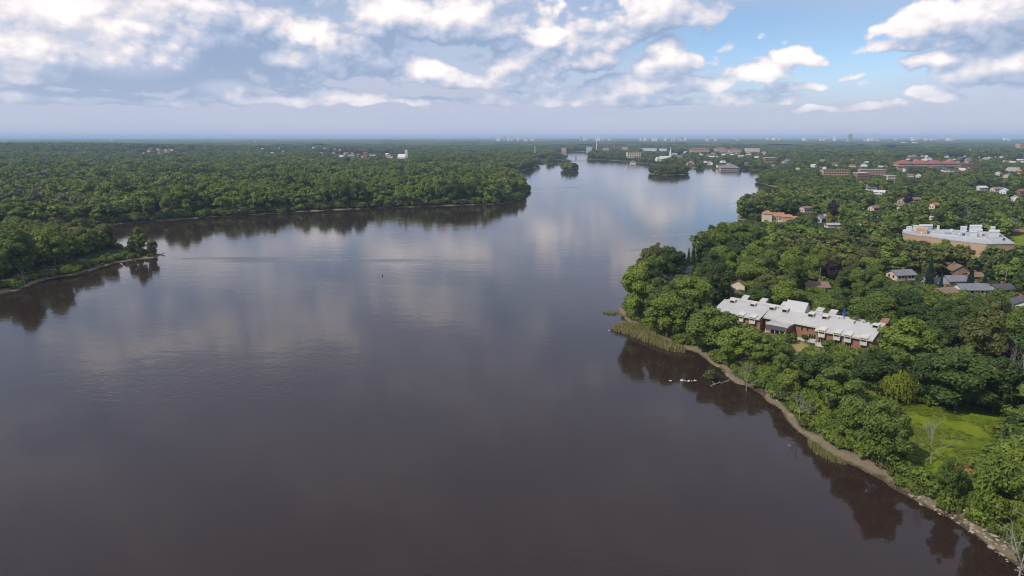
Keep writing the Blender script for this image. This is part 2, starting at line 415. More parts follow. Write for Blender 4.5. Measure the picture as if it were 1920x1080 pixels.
mead = t.mix(t.m('MULTIPLY', t.ss(n2, .45, .75), .4), mead, c4(.06, .10, .012))
dry = t.mix(n1, c4(.26, .19, .07), c4(.36, .29, .10))
dsh = t.m('ADD', t.m('MULTIPLY', sp.outputs[0], 40), t.m('MULTIPLY', t.m('SUBTRACT', n1, .5), 2.2))
col = t.mix(t.ss(dsh, .2, 1.0), wet, sand)
col = t.mix(t.ss(dsh, 2.0, 3.6), col, floor)
col = t.mix(t.m('MULTIPLY', sp.outputs[1], t.ss(dsh, 3.5, 5)), col, mead)
col = t.mix(sp.outputs[2], col, dry)
pb = t.n('ShaderNodeBsdfPrincipled'); t.set(pb.inputs['Base Color'], col); pb.inputs['Roughness'].default_value = .95; pb.inputs['Specular IOR Level'].default_value = .1
bn = t.n('ShaderNodeBump'); bn.inputs['Distance'].default_value = .35; t.set(bn.inputs['Height'], n2); t.set(pb.inputs['Normal'], bn.outputs[0])
oo = t.n('ShaderNodeOutputMaterial'); t.set(oo.inputs[0], pb.outputs[0])
gme = np_mesh('ground', GV, remap[q], gm, True)
ca = gme.color_attributes.new('zone', 'FLOAT_COLOR', 'POINT'); ca.data.foreach_set('color', mask.ravel())
tag(link('ground', gme), kind='structure')

# river: brown tannin water, small ripples, wind-roughened streaks
wm = bpy.data.materials.new('river_water'); wm.use_nodes = True; t = NT(wm.node_tree)
tcn = t.n('ShaderNodeTexCoord'); OB = tcn.outputs['Object']
streak = t.noise(t.v('MULTIPLY', OB, (.0045, .017, 0)), 1.0, 4, .55, '2D', .6)
rough_wind = t.ss(streak, .56, .72, 0, .30)
sx_ = t.n('ShaderNodeSeparateXYZ'); t.set(sx_.inputs[0], OB)
for (pa_, pb_, hw) in (((310, 486), (1010, 493), 6.5), ((1000, 354), (1150, 349), 16), ((960, 362), (1100, 358), 9), ((1180, 468), (1240, 462), 4), ((1225, 443), (1310, 437), 4)):
    (xa, ya), (xb, yb) = at(*pa_), at(*pb_); k = (yb - ya) / (xb - xa)
    off = t.m('ABSOLUTE', t.m('SUBTRACT', t.m('MULTIPLY_ADD', t.m('SUBTRACT', streak, .5), hw * 5, sx_.outputs[1]), t.m('MULTIPLY_ADD', sx_.outputs[0], k, ya - k * xa)))
    lane = t.m('MULTIPLY', t.ss(off, hw * .3, hw, 1, 0), t.m('MULTIPLY', t.ss(sx_.outputs[0], xa - hw, xa + (xb - xa) * .15), t.ss(sx_.outputs[0], xb - (xb - xa) * .5, xb, 1, 0)))
    rough_wind = t.m('MAXIMUM', rough_wind, lane)
r1 = t.noise(t.v('MULTIPLY', OB, (.55, 1.0, 1)), .75, 3, .55, '2D', .3)
r2 = t.noise(t.v('MULTIPLY', OB, (.6, 1.0, 1)), .16, 2, .5, '2D')
hgt = t.m('ADD', t.m('MULTIPLY', r1, t.m('MULTIPLY_ADD', rough_wind, .075, .013)), t.m('MULTIPLY', r2, .028))
bn = t.n('ShaderNodeBump'); bn.inputs['Strength'].default_value = 1; bn.inputs['Distance'].default_value = 1.0; t.set(bn.inputs['Height'], hgt)
pb = t.n('ShaderNodeBsdfPrincipled'); pb.inputs['Base Color'].default_value = c4(.027, .0155, .0125)
pb.inputs['IOR'].default_value = 1.37; t.set(pb.inputs['Roughness'], t.m('MULTIPLY_ADD', rough_wind, .04, .065)); t.set(pb.inputs['Normal'], bn.outputs[0])
oo = t.n('ShaderNodeOutputMaterial'); t.set(oo.inputs[0], pb.outputs[0])
wr = [(-2500, -500), (1200, -500), (2500, 1500), (2500, 3200), (-2500, 3200)]
tag(link('river', mk_mesh('river', [(x, y, 0) for x, y in wr], [tuple(range(5))], wm)), kind='structure')

# ------------------------------------------------------------------ trees: prototype meshes
def leaf_quads(P, Nrm, size, elong=1.0, up=None):
    n = len(P); a = np.cross(Nrm, RNG.normal(size=(n, 3))); a /= np.linalg.norm(a, axis=1, keepdims=True) + 1e-9
    if up is not None: a = up
    b = np.cross(Nrm, a); b /= np.linalg.norm(b, axis=1, keepdims=True) + 1e-9
    s = (size * RNG.uniform(.55, 1.35, n))[:, None]
    j = RNG.uniform(.7, 1.15, (n, 4, 1))
    V = np.stack([P + a * s * elong * j[:, 0], P + b * s * .62 * j[:, 1], P - a * s * elong * j[:, 2], P - b * s * .62 * j[:, 3]], 1)
    return V.reshape(-1, 3), np.arange(n * 4).reshape(n, 4)


def crown_mesh(name, seed, K, n, leaf, R=5.0, z0=3.0, z1=14.0, form='round', m=None, clump=(.24, .40)):
    """leaf sprays set over the outside of many clumps; the gaps between clumps stay open"""
    global RNG
    RNG = np.random.default_rng(seed)
    u = RNG.normal(size=(K, 3)); u /= np.linalg.norm(u, axis=1, keepdims=True)
    rr = RNG.uniform(.22, 1.06, K) ** .5
    cz = (z0 + z1) / 2; hz = (z1 - z0) / 2
    C = u * rr[:, None]
    if form == 'vase': taper = .62 + .38 * np.clip((C[:, 2] + 1) / 1.5, 0, 1)
    elif form == 'oval': taper = 1.02 - .30 * np.clip(C[:, 2], 0, 1)
    elif form == 'loose': taper = RNG.uniform(.6, 1.15, K)
    else: taper = np.ones(K)
    cr_ = RNG.uniform(*clump, K) * R * (1.1 if form == 'round' else 1.0)
    C = np.stack([C[:, 0] * taper * (R - cr_ * .7), C[:, 1] * taper * (R - cr_ * .7), cz + C[:, 2] * (hz - cr_ * .7)], 1)
    w = cr_ ** 2; pick = RNG.choice(K, int(n * 2.2), p=w / w.sum())
    d = RNG.normal(size=(len(pick), 3)); d[:, 2] += .35; d /= np.linalg.norm(d, axis=1, keepdims=True)
    P = C[pick] + d * (cr_[pick] * RNG.uniform(.72, 1.12, len(pick)))[:, None] * np.array([1, 1, .85])
    deep = np.zeros(len(P), bool)
    for k in range(K):
        deep |= (np.linalg.norm((P - C[k]) * np.array([1, 1, 1.15]), axis=1) < .70 * cr_[k])
    P = P[~deep][:n]; d = d[~deep][:n]
    N = d + RNG.normal(size=d.shape) * .42 + np.array([0, 0, .25]); N /= np.linalg.norm(N, axis=1, keepdims=True)
    V, Q = leaf_quads(P, N, leaf)
    return np_mesh(name, V, Q, m), C


def trunk_mesh(name, seed, C=None, h=14.0, r=.28, m=None, limbs=7, z_top=9.0):
    rnd = random.Random(seed); b = MB(); p = Vector((0, 0, -.6)); pts = [p]
    for i in range(4):
        p = p + Vector((rnd.uniform(-.25, .25), rnd.uniform(-.25, .25), (z_top + .6) / 4)); pts.append(p)
    rs = [r * 1.35, r, r * .85, r * .62, r * .4]
    for i in range(4): b.tube(pts[i], pts[i + 1], rs[i], rs[i + 1], 7)
    if C is not None:
        for k in range(min(limbs, len(C))):
            tgt = Vector(C[k]); s = pts[1 + k % 3]; s = s.lerp(pts[2 + k % 3], rnd.random())
            mid = s.lerp(tgt, .5) + Vector((0, 0, -.4)); b.tube(s, mid, r * .42, r * .28, 5); b.tube(mid, tgt, r * .28, r * .1, 5)
    return b.mesh(name, m or BARK)


FORMS = ['round', 'vase', 'oval', 'loose', 'round', 'oval', 'vase', 'loose', 'round', 'loose']
NEAR = []
for i, fm in enumerate(FORMS):
    me, C = crown_mesh('crown', 100 + i, (58, 40, 70, 30, 46)[i % 5], 8600, (.33, .37, .30, .36, .34)[i % 5], z0=[1.2, 2.2, 1.0, 1.8][i % 4], form=fm, m=LEAF[0], clump=((.17, .33), (.20, .40), (.14, .30), (.20, .36), (.15, .42))[i % 5])
    NEAR.append((me, trunk_mesh('trunk', 200 + i, C)))
FAR_COL = bpy.data.collections.new('far_tree_forms')
FAR_KINDS = []                            # (shape, tint) of each far form, in the order of their names
for mi in range(5):
    for k in range(4):
        me, C = crown_mesh('far_tree_%d%d' % (mi, k), 300 + k, 20, 620, 1.05, z0=.8, form=FORMS[k], m=LEAF[mi], clump=(.26, .44))
        o = bpy.data.objects.new('far_tree_%d%d' % (mi, k), me); FAR_COL.objects.link(o); FAR_KINDS.append((k, mi))
BUSH_COL = bpy.data.collections.new('bush_forms')
for mi in (0, 2, 3):
    for k in range(2):
        me, C = crown_mesh('bush_%d%d' % (mi, k), 400 + k, 13, 460, .30, R=1.7, z0=-.1, z1=2.5, form='round', m=LEAF[mi], clump=(.34, .52))
        BUSH_COL.objects.link(bpy.data.objects.new('bush_%d%d' % (mi, k), me))


def bare_tree_mesh(seed, h=14.0, spread=.55, depth=5, r0=.19):
    rnd = random.Random(seed); T = MB(); B = MB()
    def grow(p, d, L, r, k):
        q = p + d * L; (T if k == depth else B).tube(p, q, r, r * .68, 5)
        if k == 0: return
        for i in range(3 if k > 2 else 2):
            a = Vector((rnd.gauss(0, 1), rnd.gauss(0, 1), rnd.gauss(.15, .6))) * spread
            nd = (d + a).normalized(); grow(p.lerp(q, rnd.uniform(.65, 1)), nd, L * rnd.uniform(.55, .82), r * .55, k - 1)
        if k == depth: grow(q, (d + Vector((rnd.gauss(0, .1), rnd.gauss(0, .1), 0))).normalized(), L * .8, r * .66, k - 1)
    grow(Vector((0, 0, -.5)), Vector((rnd.uniform(-.12, .12), rnd.uniform(-.12, .12), 1)).normalized(), h * .36, r0, depth)
    return T.mesh('trunk', BARK_PALE), B.mesh('branches', BARK_PALE)


BARE = [bare_tree_mesh(s, spread=sp_) for s, sp_ in ((1, .5), (5, .42), (9, .62))]


def willow_mesh():
    global RNG
    RNG = np.random.default_rng(55); P = []; U = []; N = []
    for k in range(330):
        a = RNG.uniform(0, 2 * math.pi); r = RNG.uniform(0, 1) ** .55 * 4.6
        top = 11.5 - (r / 4.9) ** 2 * 4.6 + RNG.normal() * .5
        L = RNG.uniform(2.2, 5.5) * (.45 + .55 * r / 4.6) + (1.5 if r > 3.5 else 0); x = r * math.cos(a); y = r * math.sin(a)
        for s in np.arange(0, L, .36):
            z = top - s
            if z < .5: break
            w = 1 + .10 * math.sin(s)
            P.append((x * w + RNG.normal() * .10, y * w + RNG.normal() * .10, z)); U.append((RNG.normal() * .12, RNG.normal() * .12, 1)); N.append((math.cos(a) + RNG.normal() * .5, math.sin(a) + RNG.normal() * .5, .5))
    P = np.array(P); U = np.array(U); N = np.array(N); U /= np.linalg.norm(U, axis=1, keepdims=True)
    b = np.cross(N, U); N = np.cross(U, b); N /= np.linalg.norm(N, axis=1, keepdims=True)
    V, Q = leaf_quads(P, N, .34, 1.1, U)
    return np_mesh('crown', V, Q, L_WILLOW)


def spruce_mesh(seed=3, n=3600):
    global RNG
    RNG = np.random.default_rng(seed); z = RNG.uniform(0, 1, n) ** 1.25 * 13.2 + .6; a = RNG.uniform(0, 2 * math.pi, n)
    tier = .78 + .22 * np.abs(np.sin(z * 2.6)) ; lob = .82 + .18 * np.sin(a * 6 + np.floor(z * .83) * 1.9)
    r = (1 - z / 14.2) * 3.1 * tier * lob * RNG.uniform(.35, 1.05, n) ** .6
    P = np.stack([r * np.cos(a), r * np.sin(a), z - r * .22], 1)
    N = np.stack([np.cos(a) * .5, np.sin(a) * .5, np.ones(n)], 1) + RNG.normal(size=(n, 3)) * .3; N /= np.linalg.norm(N, axis=1, keepdims=True)
    V, Q = leaf_quads(P, N, .34, 1.3)
    return np_mesh('crown', V, Q, L_SPRUCE)


WILLOW = willow_mesh(); WILLOW_T = trunk_mesh('trunk', 77, None, r=.35, z_top=9)
SPRUCE = spruce_mesh(); SPRUCE_T = trunk_mesh('trunk', 78, None, r=.2, z_top=12)
RNG = np.random.default_rng(21)

TREES = []                                # (x, y, crown radius) of trees already standing


def plant(x, y, h, w, form, leafm, label, group=None, name='broadleaf_tree', cat='tree', rz=None, z=None):
    z = gz(x, y) if z is None else z
    e = link(name, None, None, (x, y, z), random.uniform(0, 6.28) if rz is None else rz)
    e.empty_display_size = .5
    if name == 'willow_tree': cm, tm = WILLOW, WILLOW_T; s = (w / 9.6, w / 9.6, h / 12.0)
    elif name == 'spruce_tree': cm, tm = SPRUCE, SPRUCE_T; s = (w / 6, w / 6, h / 14)
    else: cm, tm = NEAR[form]; s = (w / 10, w / 10, h / 14)
    e.scale = s
    link('trunk', tm, e); c = link('crown', cm, e)
    if leafm is not None and name == 'broadleaf_tree' or leafm is L_PURPLE or leafm is L_YELLOW:
        c.material_slots[0].link = 'OBJECT'; c.material_slots[0].material = leafm
    tag(e, label, cat, group)
    TREES.append((x, y, w / 2)); return e


def plant_bare(x, y, h, k, label, rz=0.0, w=1.0):
    e = link('bare_tree', None, None, (x, y, gz(x, y)), rz); s = h / 14; e.scale = (s * w, s * w, s)
    link('trunk', BARE[k][0], e); link('branches', BARE[k][1], e); tag(e, label, 'tree'); TREES.append((x, y, 1.0)); return e


def px_size(x, y, z, n_px): return n_px * (y * math.cos(PITCH) + (H - z) * math.sin(PITCH)) / F

# ------------------------------------------------------------------ buildings
BRICK = mat('brick_red', (.25, .130, .085), .9, .12, 3)
BRICK_TAN = mat('brick_tan', (.40, .275, .185), .9, .08, .8)
CONC = mat('concrete_pale', (.50, .47, .42), .85, .08, 1)
ROOF_METAL = mat('roof_metal_pale', (.41, .395, .385), .5, .06, .35, .5)
ROOF_GREY = mat('roof_gravel_grey', (.36, .36, .37), .9, .14, .5)
ROOF_DARK = mat('roof_shingle_dark', (.085, .085, .10), .9, .15, 2)
ROOF_SLATE = mat('roof_shingle_slate', (.17, .175, .20), .9, .15, 2)
ROOF_BROWN = mat('roof_shingle_brown', (.20, .135, .095), .9, .15, 2)
ROOF_RED = mat('roof_tile_red', (.27, .095, .070), .85, .15, 1)
ROOF_ORANGE = mat('roof_tile_orange', (.34, .165, .095), .85, .15, 1)
ROOF_WHITE = mat('roof_white', (.50, .49, .475), .7, .07, .5)
WHITE = mat('paint_white', (.66, .65, .63), .7, .05, 1)
CREAM = mat('render_cream', (.58, .49, .38), .85, .08, 1)
GREYW = mat('siding_grey', (.36, .37, .39), .8, .08, 1)
BROWNW = mat('siding_brown', (.23, .15, .105), .85, .1, 1)
PINKW = mat('render_rose', (.43, .30, .25), .85, .1, 1)
GLASS = mat('window_glass', (.020, .024, .030), .12, .1, 1, .6)
DARKM = mat('metal_dark', (.05, .05, .055), .5, .1, 1)
STEEL = mat('steel_pale', (.52, .53, .54), .45, .06, 1, .5)
ASPHALT = mat('asphalt', (.085, .082, .080), .95, .15, .6)
BLUE = mat('paint_blue', (.03, .10, .42), .5, .08, 1)
CLEAR = []                                # pixel polygons that must stay in view, with the distance of what they show
FOOT = []                                 # (x, y, radius) footprints without trees


class House:
    pass


def thing(name, label, cat, x, y, z, rz=0.0, group=None):
    e = link(name, None, None, (x, y, z), rz); e.empty_display_size = .5
    tag(e, label, cat, group); return e


# --- long brick residence with pale metal roofs on the right bank
O_ = at(1390, 593, 7.8); E_ = at(1640, 640, 7.8); U_ = (E_ - O_) / np.linalg.norm(E_ - O_); V_ = np.array([-U_[1], U_[0]])
BRZ = math.atan2(U_[1], U_[0]); BZ = 2.9
res = thing('brick_residence', 'long red brick residence with pale sloping metal roofs and boxy dormers', 'building', O_[0], O_[1], BZ, BRZ)


def uvl(px, py, z):
    p = at(px, py, z) - O_; return float(p @ U_), float(p @ V_)


EZ, RZ = 4.9, 7.35                        # eave and ridge heights above the building's foot
UL, UR = -10.2, 40.0
secs = [(UL, 6.2, 0.0), (6.2, 23.6, 2.6), (23.6, UR, 0.0)]
for (a, b, v0) in secs:
    w = MB(); w.add([(a + .3, v0 + .7, -.6), (b - (.3 if b == UR else 0), v0 + .7, -.6), (b - (.3 if b == UR else 0), 9.9, -.6), (a + .3, 9.9, -.6),
                     (a + .3, v0 + .7, EZ - .15 + .7 * .31), (b - (.3 if b == UR else 0), v0 + .7, EZ - .15 + .7 * .31), (b - (.3 if b == UR else 0), 8, RZ - .25), (a + .3, 8, RZ - .25),
                     (b - (.3 if b == UR else 0), 9.9, RZ - .4), (a + .3, 9.9, RZ - .4)],
                    [(0, 3, 2, 1), (0, 1, 5, 4), (4, 5, 6, 7), (7, 6, 8, 9), (1, 2, 8, 6, 5), (3, 0, 4, 7, 9), (2, 3, 9, 8)])
    w.build('wall', BRICK, res)
    r = MB(); t0 = EZ if v0 == 0 else EZ + .25
    r.hexa([(a, v0, t0), (b, v0, t0), (b, 8, RZ), (a, 8, RZ)], [(a, v0, t0 + .28), (b, v0, t0 + .28), (b, 8, RZ + .28), (a, 8, RZ + .28)])
    ro = r.build('roof', ROOF_METAL, res)
    s = MB(); x = a + .5
    while x < b - .2:
        s.hexa([(x, v0 + .02, t0 + .28), (x + .06, v0 + .02, t0 + .28), (x + .06, 7.95, RZ + .28), (x, 7.95, RZ + .28)],
               [(x, v0 + .02, t0 + .315), (x + .06, v0 + .02, t0 + .315), (x + .06, 7.95, RZ + .315), (x, 7.95, RZ + .315)]); x += .95
    s.build('standing_seams', ROOF_METAL, ro)
    fa = MB(); fa.box(a, b, v0 - .14, v0 - .005, t0 - .22, t0 + .30); fa.build('gutter', CONC, ro)
    pl = MB(); pl.box(a + .32, b - .02, v0 + .55, v0 + .68, -.6, .75); pl.build('plinth', CONC, res)
MB().box(UL + .3, UR - .3, 8.05, 11.6, RZ - .38, RZ - .05).build('flat_roof', ROOF_GREY, res)
MB().box(UL + .3, UR - .3, 11.62, 12.0, RZ - .3, RZ + .42).build('parapet', CONC, res)
MB().box(UL + .4, UR - .4, 9.95, 11.9, -.6, RZ - .42).build('rear_wall', BRICK, res)


def win_box(u, v, z, w, h, d, shell, name='dormer', panel=0.0, slope=.35):
    """boxed dormer: shell with sloping top, recessed dark pane, pale panel under it"""
    dm = MB(); f = .16
    dm.hexa([(u - w / 2, v, z), (u - w / 2 + f, v, z), (u - w / 2 + f, v + d, z), (u - w / 2, v + d, z)], [(u - w / 2, v, z + h), (u - w / 2 + f, v, z + h), (u - w / 2 + f, v + d, z + h + slope), (u - w / 2, v + d, z + h + slope)])
    dm.hexa([(u + w / 2 - f, v, z), (u + w / 2, v, z), (u + w / 2, v + d, z), (u + w / 2 - f, v + d, z)], [(u + w / 2 - f, v, z + h), (u + w / 2, v, z + h), (u + w / 2, v + d, z + h + slope), (u + w / 2 - f, v + d, z + h + slope)])
    dm.hexa([(u - w / 2 - .05, v - .08, z + h), (u + w / 2 + .05, v - .08, z + h), (u + w / 2 + .05, v + d, z + h + slope), (u - w / 2 - .05, v + d, z + h + slope)],
            [(u - w / 2 - .05, v - .08, z + h + .18), (u + w / 2 + .05, v - .08, z + h + .18), (u + w / 2 + .05, v + d, z + h + slope + .18), (u - w / 2 - .05, v + d, z + h + slope + .18)])
    dm.box(u - w / 2 + f, u + w / 2 - f, v, v + .5, z - panel, z + .12)
    if panel: dm.box(u - w / 2, u - w / 2 + f - .003, v + .003, v + .5, z - panel, z - .003); dm.box(u + w / 2 - f + .003, u + w / 2, v + .003, v + .5, z - panel, z - .003)
    o = dm.build(name, shell, res)
    p = MB(); p.box(u - w / 2 + f, u + w / 2 - f, v + .38, v + .44, z + .12, z + h); p.build('pane', GLASS, o)
    m_ = MB(); m_.box(u - .03, u + .03, v + .33, v + .378, z + .12, z + h); m_.build('mullion', DARKM, o)


def slope_z(v, v0=0.0, t0=EZ): return t0 + .28 + (RZ - t0) * (v - v0) / (8 - v0)


for (px, py) in [(1365, 569), (1400, 577), (1435, 584), (1458, 589), (1508, 597.5), (1535, 602), (1633, 618)]:
    u, v = uvl(px, py, BZ + slope_z(6.6) + .3); win_box(u, 6.2, slope_z(6.2) - .1, 1.75, 1.0, 1.9, CONC, slope=.2)
u, v = uvl(1586, 609, BZ + 7.2); MB().box(u - 1.4, u + 1.4, 6.3, 8.4, slope_z(6.3) - .3, slope_z(6.3) + .95).build('vent_housing', CONC, res)
for (px, py) in [(1387, 596), (1409, 600), (1539, 625), (1570, 629), (1590, 633), (1621, 638)]:
    u, v = uvl(px, py, BZ + 4.5); win_box(u, -.35, EZ - .9, 1.95, 1.25, 2.4, CONC, panel=.85, slope=.55)
# ground floor windows and balconies, right wing
for (px, py, w_, v0) in [(1541, 641, 2.5, 0), (1572, 643, 2.5, 0), (1597, 646, 2.2, 0), (1521, 634, 2.4, 2.6)]:
    u, v = uvl(px, py, BZ + 1.5)
    b = MB(); b.box(u - w_ / 2, u + w_ / 2, v0 + .25, v0 + .66, -.3, 1.15); b.build('balcony_panel', CONC, res)
    wn = MB(); wn.box(u - w_ / 2 + .1, u + w_ / 2 - .1, v0 + .60, v0 + .685, 1.2, 2.45); wo_ = wn.build('window', GLASS, res)
    for k in range(4):
        xk = u - w_ / 2 + .1 + k * (w_ - .2) / 3; MB().box(xk - .04, xk + .04, v0 + .55, v0 + .598, 1.2, 2.45).build('mullion', CONC, wo_)
for (px, py) in [(1508, 618), (1518, 620), (1507, 630)]:
    u, v = uvl(px, py, BZ + 3); wn = MB(); z = 3.3 if py < 625 else .9
    wn.box(u - .22, u + .22, 3.2, 3.285, z, z + 1.1); wn.build('window', GLASS, res)
for u in (2.6, 3.6):
    MB().box(u - .2, u + .2, .6, .685, 1.6, 2.5).build('window', GLASS, res)
# raised hall with gable roof
ga, gb = uvl(1470, 582, BZ + 7.4)[0], uvl(1506, 588, BZ + 7.4)[0]
gv0, gv1, ge, gr = 8.1, 13.2, 7.65, 10.2
gm_ = (gv0 + gv1) / 2
w = MB(); w.add([(ga, gv0, RZ - 1), (gb, gv0, RZ - 1), (gb, gv1, 0), (ga, gv1, 0), (ga, gv0, ge), (gb, gv0, ge), (gb, gv1, ge), (ga, gv1, ge), (ga, gm_, gr - .15), (gb, gm_, gr - .15), (gb, gm_, 3), (ga, gm_, 3)],
            [(0, 1, 5, 4), (1, 10, 9, 5), (10, 2, 6, 9), (2, 3, 7, 6), (3, 11, 8, 7), (11, 0, 4, 8), (4, 5, 9, 8), (6, 7, 8, 9)])
w.build('hall_wall', CONC, res)
r = MB()
for s0, s1 in ((gv0 - .5, gm_), (gv1 + .5, gm_)):
    z0 = ge - .5 * (gr - ge) / (gm_ - gv0)
    c = [(ga - .3, s0, z0), (gb + .3, s0, z0), (gb + .3, s1, gr), (ga - .3, s1, gr)]
    if s0 > s1: c = c[::-1]
    r.hexa(c, [(p[0], p[1], p[2] + .22) for p in c])
ro = r.build('hall_roof', ROOF_METAL, res)
n_ = 6
for k in range(n_):
    x0 = ga + .3 + k * (gb - ga - .6) / n_
    MB().box(x0 + .08, x0 + (gb - ga - .6) / n_ - .08, gv0 - .06, gv0 + .05, RZ + .02, ge - .35).build('clerestory_window', STEEL, res)
# slanted light monitors behind the parapet
for (px, py) in [(1391, 562), (1425, 568), (1463, 576), (1527, 588), (1553, 592), (1600, 599), (1653, 607)]:
    u, v = uvl(px, py, BZ + 7.9); m_ = MB()
    m_.hexa([(u - 1.1, 11.9, RZ + .3), (u + 1.1, 11.9, RZ + .3), (u + 1.1, 14.1, RZ - .5), (u - 1.1, 14.1, RZ - .5)], [(u - 1.1, 11.9, RZ + .75), (u + 1.1, 11.9, RZ + .75), (u + 1.1, 14.1, RZ + 1.5), (u - 1.1, 14.1, RZ + 1.5)])
    m_.box(u - 1.0, u + 1.0, 12.02, 14.0, 0, RZ - .52)
    m_.build('light_monitor', ROOF_METAL if px != 1653 else BRICK, res)
# flat roofed pavilion with awning and terrace
pa, pb_ = uvl(1437, 604, BZ + 5.2)[0], uvl(1475, 612, BZ + 5.2)[0]
pav = MB(); pav.box(pa + .4, pb_ - .2, -.9, 4.2, -.6, 4.55); po = pav.build('pavilion_wall', BRICK, res)
MB().box(pa - .1, pb_ + .15, -2.0, 4.4, 4.58, 5.0).build('pavilion_roof', ROOF_GREY, res)
MB().box(pa - .15, pb_ + .2, -2.15, -2.005, 4.5, 5.12).build('roof_edge', CONC, res)
aw = MB(); aw.hexa([(pa + .2, -3.6, 3.5), (pb_ - .1, -3.6, 3.5), (pb_ - .1, -2.0, 4.3), (pa + .2, -2.0, 4.3)], [(pa + .2, -3.6, 3.6), (pb_ - .1, -3.6, 3.6), (pb_ - .1, -2.0, 4.4), (pa + .2, -2.0, 4.4)])
aw.build('awning', DARKM, res)
MB().box(pa + .7, pb_ - .6, -1.0, -.89, 1.9, 3.9).build('window', GLASS, res)
MB().box(pb_ - .2, pb_ + .1, -3.4, -.9, -.6, 4.4).build('side_wall', BRICK, res)
MB().box(pa - 1.2, pb_ + .1, -4.0, -.92, 1.0, 1.5).build('terrace', PINKW, res)
for k in range(5):
    x = pa + .3 + k * (pb_ - pa - .6) / 4; MB().tube((x, -3.4, 1.5), (x, -3.4, 3.55), .08, .08, 6).build('post', WHITE, res)
rl = MB(); rl.box(pa - 1.2, pb_ - .2, -3.95, -3.88, 2.35, 2.43)
for k in range(14): rl.box(pa - 1.2 + k * .52, pa - 1.15 + k * .52, -3.94, -3.9, 1.5, 2.35)
rl.build('railing', DARKM, res)
for k in range(3):
    x = pa - .3 + k * 2.6; MB().box(x, x + .5, -3.8, -1.0, -.6, 1.0).build('terrace_pier', BRICK, res)
for (du, dv) in ((-1.2, 5.6), (.8, 5.0)):
    MB().box(pb_ - 1 + du * .5, pb_ - .7 + du * .5, 2.2 + dv * .1, 2.6 + dv * .1, 5.003, 5.8).build('chimney', STEEL, res)
for k, u in enumerate((-2.4, -1.1, 7.3, 9.2, 22.6, 23.9, 26.4, 33.4, 35.3)):
    MB().box(u, u + .7, 9.0, 9.8, RZ - .045, RZ + .45).build('roof_vent', STEEL, res)
CLEAR.append(([(1352, 560), (1390, 556), (1470, 560), (1520, 565), (1660, 600), (1660, 632), (1640, 641), (1600, 641), (1568, 650), (1550, 668), (1500, 658), (1492, 642), (1440, 628), (1400, 607), (1372, 594), (1352, 582)], 228))
CLEAR.append(([(1352, 560), (1470, 560), (1470, 600), (1392, 590), (1352, 582)], 236))
for k in range(14):
    p = O_ + U_ * (UL + 2 + k * 3.75) + V_ * 6; FOOT.append((p[0], p[1], 8.5))

# flagpole and drive behind the residence
u, v = uvl(1581, 598, 9); p = at(1581, 600, 10.3)
fp = thing('flagpole', 'slim pole with a blue flag behind the pale roof of the brick residence', 'flagpole', p[0] + 1.5, p[1] + 2.5, 2.9)
MB().tube((0, 0, -.4), (0, 0, 10.5), .11, .07, 8).build('pole', BLUE, fp)
fg = MB()
for i in range(6):
    for j in range(2):
        pass
fv = [(-.02 - .11 * i, .12 * math.sin(i * 1.3), 9.0 + 1.3 * j - .16 * i) for j in range(2) for i in range(7)]
ff = [(i, i + 1, 8 + i, 7 + i) for i in range(6)]
fg.add(fv + [(x, y + .03, z) for x, y, z in fv], ff + [tuple(14 + k for k in reversed(f_)) for f_ in ff]); fg.build('flag', BLUE, fp)
CLEAR.append(([(1590, 572), (1612, 572), (1618, 600), (1590, 600)], 255))
for k in range(3):
    p = at(1598 + 5 * k, 585 - 4 * k, 3.1); FOOT.append((p[0], p[1], 4.5))

# --- beige school with grey roofs and white plant rooms
sch_top = 11.0
S_ = lambda *p: [tuple(at(a, b, sch_top)) for a, b in p]
p0 = at(1745, 452, 3)
sch = thing('school_building', 'large beige brick school with flat grey roofs and white rooftop units', 'building', 0, 0, 0)
body = S_((1692, 436), (1718, 441), (1741, 443), (1786, 450), (1850, 457), (1903, 456.5), (1874, 437), (1840, 433), (1752, 429), (1722, 427), (1694, 430))
MB().prism(body, 1.5, 10.6).build('wall', BRICK_TAN, sch)
cxs = np.mean(body, 0); big = [tuple(cxs + (np.array(p) - cxs) * 1.008) for p in body]
MB().prism(big, 10.62, sch_top).build('roof', ROOF_GREY, sch)
stw = S_((1717, 437), (1738, 439), (1740, 434), (1719, 432.5)); MB().prism(stw, 1.5, 13.4).build('stair_tower', BRICK_TAN, sch)
MB().prism([tuple(np.mean(stw, 0) + (np.array(p) - np.mean(stw, 0)) * 1.03) for p in stw], 13.42, 13.75).build('tower_cap', PINKW, sch)
f_ = MB(); f_.prism(S_((1727, 438.3), (1729, 438.5), (1729, 437.7), (1727, 437.5)), 9, 12); f_.build('slit_window', WHITE, sch)
